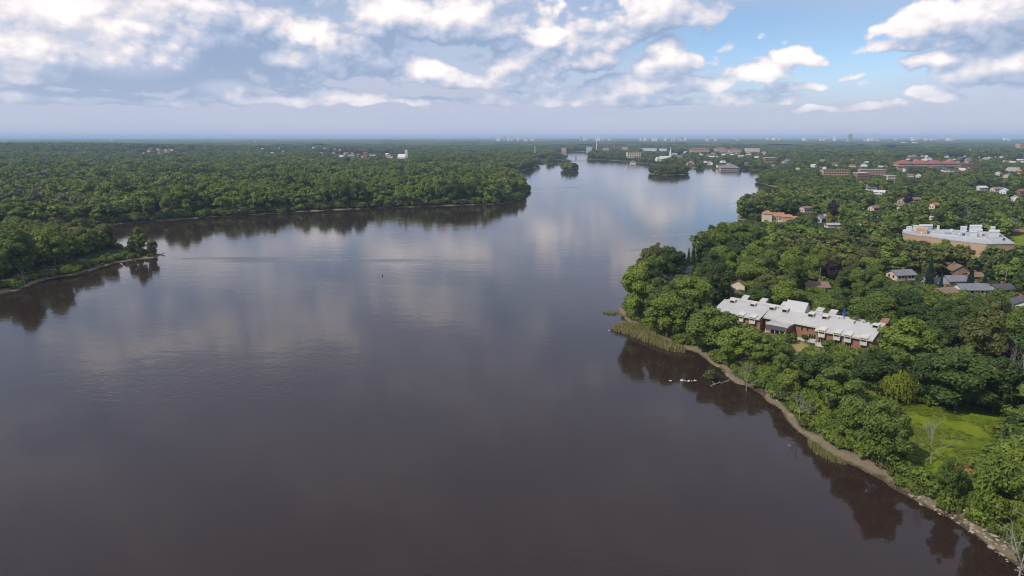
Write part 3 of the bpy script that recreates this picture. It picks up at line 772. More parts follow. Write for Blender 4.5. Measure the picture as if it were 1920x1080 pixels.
for (x0, x1, y0, y1, h_, mm) in [(1699, 1709, 432.5, 431, 2.0, WHITE), (1711, 1722, 430.5, 429, 2.0, WHITE), (1723, 1748, 431, 428.4, 2.3, GREYW), (1756, 1761, 431.5, 430, 2.2, WHITE), (1781, 1786, 434.8, 433.6, 1.3, WHITE),
                                 (1800, 1812, 435.5, 432.8, 2.6, WHITE), (1817, 1840, 434.6, 431.6, 3.0, WHITE), (1856, 1865, 436.6, 433.8, 2.8, WHITE), (1819, 1832, 443.6, 440.8, 2.4, WHITE), (1830, 1841, 442.8, 439.8, 3.0, WHITE),
                                 (1853, 1873, 444.4, 440.6, 2.8, WHITE), (1772, 1782, 439, 437, 1.0, GREYW), (1796, 1799, 441.5, 440.5, 1.0, WHITE), (1786, 1788, 441, 440, 1.0, WHITE), (1804, 1809, 442, 440.5, 1.2, BLUE), (1880, 1884, 451, 449, .9, DARKM)]:
    q4 = S_((x0, y0), (x1, y0), (x1, y1), (x0, y1)); pr = MB().prism(q4, sch_top + .003, sch_top + h_)
    un = pr.build('rooftop_unit', mm, sch)
    if h_ > 1.9:
        qq = [tuple(np.mean(q4, 0) + (np.array(p) - np.mean(q4, 0)) * 1.04) for p in q4]; MB().prism(qq, sch_top + h_ + .002, sch_top + h_ + .22).build('lid', STEEL, un)
for (pts) in ([(1742, 438), (1800, 445)], [(1800, 445), (1850, 449)], [(1761, 431), (1768, 438)], [(1845, 446), (1858, 456)], [(1806, 436), (1812, 446)]):
    a, b = [np.array(at(*p, sch_top)) for p in pts]; n_ = np.array([-(b - a)[1], (b - a)[0]]); n_ = n_ / np.linalg.norm(n_) * .25
    MB().prism([tuple(a + n_), tuple(b + n_), tuple(b - n_), tuple(a - n_)], sch_top + .004, sch_top + .35).build('parapet_wall', STEEL, sch)
low_ = [tuple(at(a, b, 7)) for a, b in [(1795, 452), (1850, 457), (1852, 463), (1800, 459)]]
MB().prism(low_, 1.5, 6.8).build('annex_wall', BRICK_TAN, sch); MB().prism([tuple(np.mean(low_, 0) + (np.array(p) - np.mean(low_, 0)) * 1.02) for p in low_], 6.82, 7.1).build('annex_roof', ROOF_SLATE, sch)
CLEAR.append(([(1688, 424), (1880, 424), (1906, 452), (1906, 459), (1850, 456), (1790, 446), (1742, 446), (1690, 438)], 462))
for (a, b) in [(1700, 437), (1725, 437), (1750, 438), (1775, 440), (1800, 440), (1825, 442), (1850, 444), (1870, 446), (1885, 452), (1840, 452), (1815, 450)]:
    p = at(a, b, 8); FOOT.append((p[0], p[1], 15))
p = at(1902, 462, 3)
lp = thing('lamp_mast', 'thin pale mast beside the sports field right of the beige school', 'mast', p[0] + 6, p[1], 3)
MB().tube((0, 0, 0), (0, 0, 14), .16, .1, 8).build('pole', STEEL, lp); MB().box(-.8, .8, -.2, .2, 13.9, 14.3).build('lamp_head', STEEL, lp)

# --- white slab tower sign among the trees
p = at(1608, 447, 6)
tw = thing('white_tower', 'slim white slab tower with dark marks rising above the tree canopy', 'tower', p[0], p[1], 2.8, .15)
hh = next(z_ for z_ in np.arange(4, 30, .1) if proj(p[0], p[1], 2.8 + z_)[1] < 420)
MB().box(-1.05, 1.05, -.6, .6, -.5, hh).build('slab', WHITE, tw)
for (x, z, w_, h_) in ((-.2, hh - 2.9, .9, .8), (.1, hh - 5.6, .9, 1.5), (-.4, hh - 6.4, .7, .7), (-.3, hh - 2.0, .4, .5)):
    MB().box(x - w_ / 2, x + w_ / 2, -.66, -.604, z - h_ / 2, z + h_ / 2).build('dark_mark', DARKM, tw)
CLEAR.append(([(1600, 416), (1616, 416), (1615, 440), (1601, 440)], math.hypot(*p) - 8))


# --- houses
def gable_house(x, y, w, d, h, rise, wallm, roofm, rz, label, group=None, detail=2, name='house', z=None, chimney=True, cat='house'):
    z = gz(x, y) if z is None else z
    e = thing(name, label, cat, x, y, z, rz, group)
    a, b = w / 2, d / 2
    m_ = MB(); m_.add([(-a, -b, -1), (a, -b, -1), (a, b, -1), (-a, b, -1), (-a, -b, h), (a, -b, h), (a, b, h), (-a, b, h), (-a, 0, h + rise - .08), (a, 0, h + rise - .08)],
                      [(0, 3, 2, 1), (0, 1, 5, 4), (2, 3, 7, 6), (1, 2, 6, 9, 5), (3, 0, 4, 8, 7)])
    m_.build('wall', wallm, e)
    r = MB(); o = .55; k = rise / b
    for s in (-1, 1):
        c = [(-a - .5, s * (b + o), h - o * k), (a + .5, s * (b + o), h - o * k), (a + .5, 0, h + rise), (-a - .5, 0, h + rise)]
        if s > 0: c = c[::-1]
        r.hexa(c, [(p[0], p[1], p[2] + .22) for p in c])
    ro = r.build('roof', roofm, e)
    if detail == 0: return e
    if chimney: MB().box(a * .3, a * .3 + .8, b * .2, b * .2 + .8, h + rise * .5, h + rise + .9).build('chimney', BRICK, ro)
    MB().box(-.5, .5, -b - .06, -b + .05, 0, 2.1).build('door', BROWNW, e)
    nst = 2 if h > 4.5 else 1
    for st in range(nst):
        for sx in (-.68, -.32, .36, .7):
            for sy in (-1, 1):
                wn = MB(); yy = sy * b; zc = 1.0 + 2.8 * st
                wn.box(sx * a - .55, sx * a + .55, min(yy - .06 * sy, yy + .05 * sy), max(yy - .06 * sy, yy + .05 * sy), zc, zc + 1.25); wo_ = wn.build('window', GLASS, e)
                if detail > 1:
                    s_ = MB(); s_.box(sx * a - .7, sx * a + .7, min(yy, yy + .14 * sy), max(yy, yy + .14 * sy), zc - .14, zc - .003); s_.build('sill', WHITE, wo_)
        for sx in (-1, 1):
            for yy in (-.4, .4):
                MB().box(min(sx * a - .05, sx * a + .05), max(sx * a - .05, sx * a + .05), yy * b - .5, yy * b + .5, 1.0 + 2.8 * st, 2.2 + 2.8 * st).build('window', GLASS, e)
    return e


def px_house(px, py, w, d, h, rise, wallm, roofm, rz, label, clear=True, detail=2, **kw):
    k = .74 if math.hypot(*at(px, py, 3)) < 1000 else .78
    w *= k; d *= k; h *= k; rise *= k
    p = at(px, py, 3); e = gable_house(p[0], p[1], w, d, h, rise, wallm, roofm, rz, label, detail=detail, **kw)
    r = math.hypot(*p); FOOT.append((p[0], p[1], max(w, d) * .62 + 1.5))
    if clear:
        z0 = e.location.z; hw = F * max(w, d) * .55 / r
        top = proj(p[0], p[1], z0 + h + rise)[1]; mid = proj(p[0], p[1], z0 + h * .25)[1]
        CLEAR.append(([(px - hw, top - 2), (px + hw, top - 2), (px + hw, mid), (px - hw, mid)], r - max(w, d) * .6))
    return e


px_house(1388, 549, 10, 8, 5.4, 2.4, CREAM, ROOF_BROWN, .9, 'cream gabled house with brown roof behind the brick residence')
px_house(1369, 563, 9, 7, 3.2, 1.2, GREYW, ROOF_DARK, .1, 'grey garage with dark roof at the left end of the brick residence')
px_house(1326, 565, 8, 7, 3.4, 1.6, PINKW, ROOF_BROWN, .3, 'low rose coloured bungalow half hidden behind shoreline trees')
px_house(1270, 518, 14, 9, 3.6, 2.3, GREYW, ROOF_SLATE, .25, 'grey house with slate roof beside the spruces on the point')
px_house(1528, 546, 12, 9, 3.2, 2.0, PINKW, ROOF_BROWN, -.1, 'house with plain brown roof showing above trees beyond the residence')
px_house(1688, 524, 13, 9, 3.4, 2.2, CREAM, ROOF_SLATE, .2, 'cream bungalow with grey hip roof among trees left of the house cluster')
px_house(1749, 541, 10, 8, 3.4, 2.2, GREYW, ROOF_SLATE, -.2, 'small grey house at the left of the house cluster')
px_house(1793, 521, 10, 9, 5.0, 3.0, BROWNW, ROOF_BROWN, 1.4, 'brown house with white front gable at the back of the house cluster')
px_house(1787, 540, 11, 8, 4.6, 2.2, PINKW, ROOF_SLATE, .05, 'house with slate blue roof and orange front in the house cluster')
px_house(1820, 552, 16, 9, 3.4, 2.3, WHITE, ROOF_SLATE, .02, 'long white bungalow with slate roof in front of the house cluster')
px_house(1768, 556, 12, 9, 2.8, 1.8, CREAM, ROOF_BROWN, .3, 'low bungalow with sandy brown roof below the house cluster')
px_house(1874, 551, 11, 8, 3.2, 2, GREYW, ROOF_DARK, .2, 'grey house half hidden by trees right of the house cluster')
px_house(1917, 586, 11, 9, 4.8, 2.4, WHITE, ROOF_DARK, 1.1, 'white house with dark roof at the right edge of the picture')
px_house(1824, 526, 8, 7, 3.0, 1.7, BRICK, ROOF_BROWN, .1, 'small red house behind the dark spruce in the house cluster')
# orange roofed waterfront house, three wings
p = at(1461, 414, 2.5)
oh = px_house(1456, 410, 13, 9, 5.2, 3.0, CREAM, ROOF_ORANGE, -.15, 'large waterfront house with orange tiled roofs beside the boat dock', name='waterfront_house')
for (dx, dy, w_, d_, h_, rs_) in ((7.6, -3.6, 9, 7, 3.4, 2.0), (-7.9, -2.4, 6, 8, 5.6, 2.4), (13, -5.5, 6, 6, 2.8, 1.6)):
    m_ = MB(); a, b = w_ / 2, d_ / 2; m_.box(dx - a, dx + a, dy - b, dy + b, -1, h_); m_.build('wing_wall', CREAM if dx < 0 else PINKW, oh)
    r = MB(); r.add([(dx - a - .5, dy - b - .5, h_ + .01), (dx + a + .5, dy - b - .5, h_ + .01), (dx + a + .5, dy + b + .5, h_ + .01), (dx - a - .5, dy + b + .5, h_ + .01), (dx - a * .3, dy, h_ + rs_), (dx + a * .3, dy, h_ + rs_)],
                    [(0, 3, 2, 1), (0, 1, 5, 4), (1, 2, 5), (2, 3, 4, 5), (3, 0, 4)]); r.build('wing_roof', ROOF_ORANGE, oh)
FOOT.append((p[0], p[1], 17)); CLEAR.append(([(1440, 388), (1488, 388), (1490, 412), (1440, 414)], math.hypot(*p) - 14))
px_house(1511, 398, 11, 9, 5, 1.6, CREAM, ROOF_BROWN, .2, 'square beige house with shallow brown roof right of the orange roofed house')
px_house(1537, 416, 9, 8, 4.8, 2.4, GREYW, ROOF_SLATE, .7, 'blue grey house behind the dark round tree on the inlet')
px_house(1563, 426, 15, 7, 2.8, 1.2, CREAM, ROOF_GREY, .05, 'long low pale roofed building beyond the wooded bank')
px_house(1640, 396, 12, 9, 4, 2.2, CREAM, ROOF_BROWN, .3, 'tan house right of the tall round trees above the wooded bank')
px_house(1693, 382, 12, 9, 4.5, 2.4, PINKW, ROOF_BROWN, .6, 'rose house beside the dark purple tree')
px_house(1718, 379, 12, 9, 4.0, 2.0, BRICK, ROOF_BROWN, 0, 'brick house right of the dark purple tree')
px_house(1751, 392, 9, 8, 5.0, 2.2, CREAM, ROOF_ORANGE, .4, 'cream house with sandy orange roof under the yellow tree')
px_house(1808, 408, 9, 8, 4.4, 2.2, WHITE, ROOF_DARK, .2, 'white house with dark roof beyond the beige school')
px_house(1752, 413, 7, 7, 4.4, 2.4, WHITE, ROOF_WHITE, .5, 'small white house with pale roof beyond the beige school')
px_house(1902, 378, 11, 9, 5, 2.4, WHITE, ROOF_WHITE, .9, 'white roofed house near the right edge beyond the trees')
px_house(1914, 366, 12, 9, 6, 2.0, BRICK, ROOF_BROWN, .1, 'orange brick house at the right edge beyond the trees')
px_house(1839, 357, 16, 10, 4.5, 2.4, WHITE, ROOF_WHITE, .2, 'white house with bright roof left of the blue roofed row')
px_house(1870, 360, 18, 10, 5, 2.2, CREAM, ROOF_SLATE, .1, 'long house with blue grey roof in the row near the right edge')
px_house(1882, 363, 12, 9, 5, 2.6, WHITE, ROOF_WHITE, .7, 'white gabled house in the row near the right edge')
px_house(1908, 440, 16, 9, 2.8, 1.6, BRICK, ROOF_BROWN, .05, 'low house with red brown roof beside the sports field')
px_house(1895, 424, 10, 8, 4.4, 2.4, WHITE, ROOF_DARK, .3, 'white gabled house behind the sports field')

# houses of the suburb, too far to tell apart: kept as individuals in groups
rh = random.Random(5)
WALLS = [CREAM, WHITE, PINKW, BRICK, GREYW, WHITE]; ROOFS = [ROOF_BROWN, ROOF_SLATE, ROOF_WHITE, ROOF_ORANGE, ROOF_DARK, ROOF_WHITE, ROOF_BROWN]

WORD = {'render_cream': 'cream', 'paint_white': 'white', 'render_rose': 'rose', 'brick_red': 'red brick', 'siding_grey': 'grey', 'roof_shingle_brown': 'brown', 'roof_shingle_slate': 'slate grey', 'roof_white': 'white', 'roof_tile_orange': 'orange', 'roof_shingle_dark': 'dark', 'roof_tile_red': 'red'}


def hamlet(n, x0, x1, y0, y1, label, group, w=(10, 16), clear=.6, detail=1, walls=WALLS, roofs=ROOFS, hs=1.0):
    k = 0; tries = 0
    while k < n and tries < n * 30:
        tries += 1
        px = rh.uniform(x0, x1); py = y0 + (y1 - y0) * rh.random(); p = at(px, py, 3)
        if shore_dist(p[:1], p[1:])[0] < 8 or any((p[0] - f[0]) ** 2 + (p[1] - f[1]) ** 2 < (f[2] + 8) ** 2 for f in FOOT): continue
        ww = rh.uniform(*w)
        wm_, rm_ = rh.choice(walls), rh.choice(roofs)
        lab_ = '%s %s with %s roof %s' % (WORD[wm_.name], label[0], WORD[rm_.name], label[1])
        px_house(px, py, ww, rh.uniform(8, 11), rh.choice([3.4, 5.2, 5.6]) * hs, rh.uniform(1.8, 3) * hs, wm_, rm_, rh.uniform(0, 3.1), lab_, clear=rh.random() < clear, detail=detail, group=group)
        k += 1


hamlet(10, 1480, 1680, 345, 420, ('house', 'among trees between the inlet and the beige school'), 'houses between inlet and school', clear=.15)
hamlet(12, 1640, 1915, 330, 400, ('house', 'among the trees behind the beige school'), 'houses behind the beige school', clear=.2)
hamlet(26, 1660, 1920, 316, 336, ('house', 'in front of the red roofed complex'), 'houses in front of the red roofed complex', clear=.45)
hamlet(44, 1700, 1930, 295, 307, ('house', 'in the town quarter behind the red roofed complex'), 'houses of the dense town quarter', clear=1, detail=0, w=(12, 19))
hamlet(26, 1440, 1690, 297, 318, ('house', 'in the leafy quarter left of the red roofed complex'), 'houses left of the red roofed complex', clear=.6, detail=0, w=(12, 20))
hamlet(26, 1260, 1440, 287, 297, ('house', 'in the village strip behind the steeple church'), 'houses behind the white steeple', clear=.9, detail=0, w=(14, 26))
hamlet(14, 1270, 1440, 305, 315, ('waterfront house', 'on the far right bank'), 'waterfront houses on the far right bank', clear=1, detail=0, w=(11, 17))
hamlet(16, 270, 362, 287, 292, ('house', 'in the estate on the far left hill'), 'estate on the far left hill', clear=1, detail=0, w=(16, 26), walls=[CREAM, PINKW, WHITE], roofs=[ROOF_RED, ROOF_BROWN, ROOF_BROWN])
hamlet(14, 480, 640, 280, 290, ('house', 'in the far left woodland'), 'pale houses in the far left woodland', clear=.9, detail=0, w=(14, 22), roofs=[ROOF_WHITE, ROOF_SLATE])
hamlet(16, 640, 738, 289, 297, ('house', 'in the village left of the white church'), 'village left of the white church', clear=1, detail=0, w=(16, 30))


# --- larger far buildings: flat roofed blocks
def block(px0, px1, py_base, z_top, depth, wallm, roofm, label, cat='building', name='apartment_block', storeys=0, cols=0, group=None, z0=None, clear=True, rise=0.0, rz=0.0):
    a = at(px0, py_base, 3); b = at(px1, py_base, 3); w = (b - a)[0]; c = (a + b) / 2; g = gz(*c) if z0 is None else z0
    e = thing(name, label, cat, c[0], c[1], g, rz, group); h = z_top
    MB().box(-w / 2, w / 2, 0, depth, -1, h).build('wall', wallm, e)
    if rise == 0: MB().box(-w / 2 - .3, w / 2 + .3, -.3, depth + .3, h + .01, h + .6).build('roof', roofm, e)
    else:
        r = MB(); o = 1.0; k = min(depth / 2, w / 2) * .9
        r.add([(-w / 2 - o, -o, h + .01), (w / 2 + o, -o, h + .01), (w / 2 + o, depth + o, h + .01), (-w / 2 - o, depth + o, h + .01), (-w / 2 + k, depth / 2, h + rise), (w / 2 - k, depth / 2, h + rise)],
              [(0, 3, 2, 1), (0, 1, 5, 4), (1, 2, 5), (2, 3, 4, 5), (3, 0, 4)]); r.build('roof', roofm, e)
    if cols:
        me = MB().box(-w / cols * .32, w / cols * .32, -.12, .1, 0, h / storeys * .5).mesh('window', GLASS)
        for s in range(storeys):
            for k in range(cols): link('window', me, e, (-w / 2 + (k + .5) * w / cols, 0, (s + .3) * h / storeys))
    r_ = math.hypot(*c); FOOT.append((c[0], c[1] + depth / 2, max(min(w / 2, 40), depth * .6) + 2))
    for k in range(int(w // 40)): FOOT.append((c[0] - w / 2 + 20 + k * 40, c[1] + depth / 2, 26))
    if clear:
        tp = proj(c[0], c[1], g + h + rise)[1]; CLEAR.append(([(px0 - 1, tp - 1), (px1 + 1, tp - 1), (px1 + 1, tp + (py_base - tp) * .62), (px0 - 1, tp + (py_base - tp) * .62)], r_ - 2))
    return e


for i, (a, b) in enumerate(((1684, 1711), (1713, 1741), (1743, 1769), (1771, 1797))):
    block(a, b, 318, 11, 22, BRICK_TAN if i in (0, 3) else PINKW, ROOF_RED, ['leftmost block of the red roofed complex', 'second block from left of the red roofed complex', 'third block from left of the red roofed complex', 'rightmost block of the red roofed complex'][i], storeys=3, cols=8, rise=6.5, name='red_roofed_block', group='red roofed complex')
block(1801, 1836, 318.5, 10, 18, BRICK, ROOF_BROWN, 'long low red brick block right of the red roofed complex', storeys=3, cols=9)
block(1543, 1592, 332, 11, 14, BRICK_TAN, ROOF_BROWN, 'long beige slab block above the tree cover mid right', storeys=3, cols=10)
block(1612, 1660, 331, 10.5, 14, BRICK_TAN, ROOF_GREY, 'beige slab block with grey roof right of the long beige slab', storeys=3, cols=10)
block(1607, 1628, 338, 10, 14, BRICK, ROOF_WHITE, 'red brick block with white roof in front of the beige slabs', storeys=3, cols=5)
block(1664, 1680, 339, 7, 12, CREAM, ROOF_WHITE, 'low cream block with white roof right of the red brick block', storeys=2, cols=4)
block(1435, 1456, 307, 13, 20, BRICK, ROOF_WHITE, 'red brick block with bright white roof on the far right bank', storeys=3, cols=5)
block(1352, 1386, 317, 10, 16, PINKW, ROOF_SLATE, 'large riverside house with long slate roof on the far right bank', storeys=3, cols=7, rise=6, name='riverside_house', cat='house')
block(1176, 1201, 299, 20, 22, CREAM, ROOF_BROWN, 'castle like tan stone building above the far right bank', storeys=4, cols=6, name='stone_building')
block(1183, 1192, 305, 9, 10, WHITE, ROOF_BROWN, 'white villa at the water under the tan stone building', rise=4, name='villa', cat='house')
block(1205, 1231, 285, 14, 40, WHITE, ROOF_WHITE, 'long white low building beyond the castle like stone building', name='warehouse')
block(1239, 1251, 285, 12, 40, WHITE, ROOF_WHITE, 'short white low building right of the long white low building', name='warehouse')
block(1296, 1330, 288, 15, 30, BRICK_TAN, ROOF_BROWN, 'wide tan block in the far village strip', name='village_block', rise=5)
block(1342, 1362, 287, 15, 30, PINKW, ROOF_BROWN, 'rose block in the middle of the far village strip', name='village_block', rise=5)
block(1368, 1390, 289, 14, 30, PINKW, ROOF_RED, 'red roofed block in the far village strip', name='village_block', rise=5)
block(1400, 1425, 287, 15, 30, CREAM, ROOF_WHITE, 'pale block at the right of the far village strip', name='village_block')
block(1152, 1173, 282, 30, 30, BROWNW, ROOF_DARK, 'dark apartment block above the trees right of the bridge', storeys=6, cols=7)
block(1168, 1178, 284, 18, 20, PINKW, ROOF_WHITE, 'small block with bright white roof beside the dark apartment block')
block(1131, 1142, 284, 16, 20, PINKW, ROOF_BROWN, 'reddish block behind the bridge left of the dark apartment block')
block(1100, 1110, 283, 24, 20, GREYW, ROOF_GREY, 'grey block rising from the dark trees behind the bridge')
block(1053, 1062, 283.5, 18, 20, PINKW, ROOF_BROWN, 'square building on the shore beyond the bridge')
block(1466, 1487, 269, 22, 60, WHITE, ROOF_WHITE, 'long white hall near the horizon right of centre', name='warehouse')
block(1664, 1677, 279, 14, 40, WHITE, ROOF_WHITE, 'low white hall in the far woodland on the right', name='warehouse')
block(1693, 1700, 274, 28, 30, WHITE, ROOF_WHITE, 'left one of two white blocks near the horizon on the right')
block(1713, 1720, 274, 28, 30, WHITE, ROOF_WHITE, 'right one of two white blocks near the horizon on the right')
block(1911, 1926, 284, 32, 30, BRICK_TAN, ROOF_BROWN, 'orange brown apartment tower at the right edge below the horizon', storeys=8, cols=5, name='apartment_tower')
block(1590, 1597, 270, 88, 36, GREYW, STEEL, 'tall dark grey tower block standing on the horizon', storeys=14, cols=4, name='tower_block', cat='tower')
block(1563.5, 1566.5, 270, 72, 24, WHITE, ROOF_WHITE, 'slim white tower left of the tall grey tower on the horizon', name='tower_block', cat='tower')
block(1683, 1693, 322, 9, 14, PINKW, ROOF_BROWN, 'rose brick block left of the red roofed complex', storeys=2, cols=3, rise=3, name='house', cat='house')
block(1888, 1912, 322, 7, 14, WHITE, ROOF_WHITE, 'long white roofed hall near the right edge below the town quarter', name='warehouse')
block(1768, 1780, 325, 6.5, 12, WHITE, ROOF_DARK, 'white house with black roof below the red roofed complex', rise=3, name='house', cat='house')
block(680, 688, 296, 14, 20, BRICK, ROOF_RED, 'red building in the village left of the white church', rise=3, name='village_block')
block(204, 210, 268, 30, 40, WHITE, ROOF_WHITE, 'white hall far off on the left horizon', name='warehouse', clear=False)
block(0, 14, 267, 22, 60, WHITE, ROOF_WHITE, 'white hall at the left edge of the horizon', name='warehouse', clear=False)

# skyline on the horizon
rs = random.Random(9)
for (x0, x1, n, lab) in ((922, 1005, 24, 'pale tower in the skyline cluster left of the bridge axis'), (1085, 1150, 12, 'pale tower in the skyline cluster above the bridge'), (1200, 1330, 18, 'pale tower on the horizon right of the bridge'), (1340, 1560, 12, 'low pale block on the horizon left of the tall grey tower'), (1620, 1915, 20, 'low pale block on the horizon right of the tall grey tower')):
    for k in range(n):
        px = rs.uniform(x0, x1); py = rs.uniform(266.5, 268.5); big_ = rs.random()
        c = at(px, py, 3); r = math.hypot(*c); top = rs.uniform(50, 63) if 'block' in lab else rs.uniform(58, 80)
        w_ = r * rs.uniform(1.4, 4.2) / F
        e = thing('skyline_tower', lab, 'tower', c[0], c[1], 0, 0, lab)
        mm = rs.choice([WHITE, CREAM, GREYW, STEEL, WHITE]); MB().box(-w_ / 2, w_ / 2, 0, 40, 0, top).build('wall', mm, e)
        MB().box(-w_ * .3, w_ * .2, 8, 30, top + .01, top + 4).build('roof_house', GREYW, e)

# churches
p = at(755, 302, 3); ch = thing('white_church', 'white church with twin towers standing above the left woodland', 'church', p[0], p[1], gz(*p)); ch.scale = (.62, .62, .78)
MB().add([(-22, 0, -1), (10, 0, -1), (10, 16, -1), (-22, 16, -1), (-22, 0, 14), (10, 0, 14), (10, 16, 14), (-22, 16, 14), (-20, 8, 23), (10, 8, 23)], [(0, 1, 5, 4), (1, 2, 6, 9, 5), (2, 3, 7, 6), (3, 0, 4, 8, 7), (4, 5, 9, 8), (6, 7, 8, 9)]).build('nave', WHITE, ch)
for x in (10.5, 16.5):
    MB().box(x, x + 4.2, 3, 8, -1, 34).build('tower', WHITE, ch)
    MB().add([(x, 3, 34.01), (x + 4.2, 3, 34.01), (x + 4.2, 8, 34.01), (x, 8, 34.01), (x + 2.1, 5.5, 39)], [(0, 1, 4), (1, 2, 4), (2, 3, 4), (3, 0, 4), (0, 3, 2, 1)]).build('spire', WHITE, ch)
CLEAR.append(([(744, 278), (764, 278), (764, 296), (744, 296)], 2000)); FOOT.append((p[0], p[1], 34))
p = at(1255, 303, 3); ch = thing('steeple_church', 'small church with tall white pointed steeple on the far right bank', 'church', p[0], p[1], gz(*p))
MB().add([(-24, 2, -1), (0, 2, -1), (0, 14, -1), (-24, 14, -1), (-24, 2, 7), (0, 2, 7), (0, 14, 7), (-24, 14, 7), (-24, 8, 13), (0, 8, 13)], [(0, 1, 5, 4), (1, 2, 6, 9, 5), (2, 3, 7, 6), (3, 0, 4, 8, 7)]).build('nave', CREAM, ch)
r = MB(); r.hexa([(-24.5, 1, 6.2), (.5, 1, 6.2), (.5, 8, 13.1), (-24.5, 8, 13.1)], [(-24.5, 1, 6.7), (.5, 1, 6.7), (.5, 8, 13.6), (-24.5, 8, 13.6)]); r.hexa([(-24.5, 8, 13.1), (.5, 8, 13.1), (.5, 15, 6.2), (-24.5, 15, 6.2)], [(-24.5, 8, 13.6), (.5, 8, 13.6), (.5, 15, 6.7), (-24.5, 15, 6.7)]); r.build('roof', ROOF_WHITE, ch)
MB().box(0.6, 5.6, 4.5, 9.5, -1, 19).build('tower', WHITE, ch)
MB().add([(.9, 4.8, 19.01), (5.3, 4.8, 19.01), (5.3, 9.2, 19.01), (.9, 9.2, 19.01), (3.1, 7, 37)], [(0, 1, 4), (1, 2, 4), (2, 3, 4), (3, 0, 4), (0, 3, 2, 1)]).build('spire', WHITE, ch)
CLEAR.append(([(1238, 278), (1258, 278), (1258, 296), (1238, 296)], 1600)); FOOT.append((p[0], p[1], 26))
px_house(1234, 302, 18, 14, 7, 6, WHITE, ROOF_WHITE, .5, 'barn like house with bright pale roof left of the steeple church', detail=0)

# bridge
a = at(1030, 297.2); b = at(1106, 297.0); bd = thing('road_bridge', 'low concrete road bridge crossing the river in the distance', 'bridge', a[0], a[1], 0, math.atan2((b - a)[1], (b - a)[0]))
L = float(np.linalg.norm(b - a)); MB().box(-10, L + 10, -5, 5, 6.8, 9.2).build('deck', CONC, bd)
for y0 in (-5.0, 4.7): MB().box(-10, L + 10, y0, y0 + .3, 9.203, 10.3).build('parapet', CONC, bd)
for x in (L * .36, L * .66): MB().box(x - 1.6, x + 1.6, -4.2, 4.2, -3, 6.79).build('pier', CONC, bd)
for k in range(9): MB().tube((L * (.05 + .11 * k), 4.5, 9.21), (L * (.05 + .11 * k), 4.5, 17), .18, .12, 6).build('lamp_post', STEEL, bd)
CLEAR.append(([(1040, 288), (1102, 288), (1102, 299), (1040, 299)], 2050))

# masts
for (px, pb2, ptop, lab) in ((1003, 295, 274, 'slim white mast above the woods left of the bridge'), (1118.5, 284, 264, 'slim white mast behind the bridge'), (1817.5, 293, 274.5, 'white mast above the town quarter on the right'), (478, 272, 262, 'thin mast on the left horizon')):
    p = at(px, pb2, 3); d = math.hypot(*p); g = gz(*p); e = thing('radio_mast', lab, 'mast', p[0], p[1], g)
    hh = H - g + (257.5 - ptop) * (d / F) * .985; MB().tube((0, 0, -1), (0, 0, hh), .0007 * d, .0004 * d, 8).build('pole', WHITE, e)
    MB().tube((0, 0, hh * .97), (0, 0, hh * .99), .0011 * d, .0011 * d, 8).build('antenna_ring', STEEL, e)

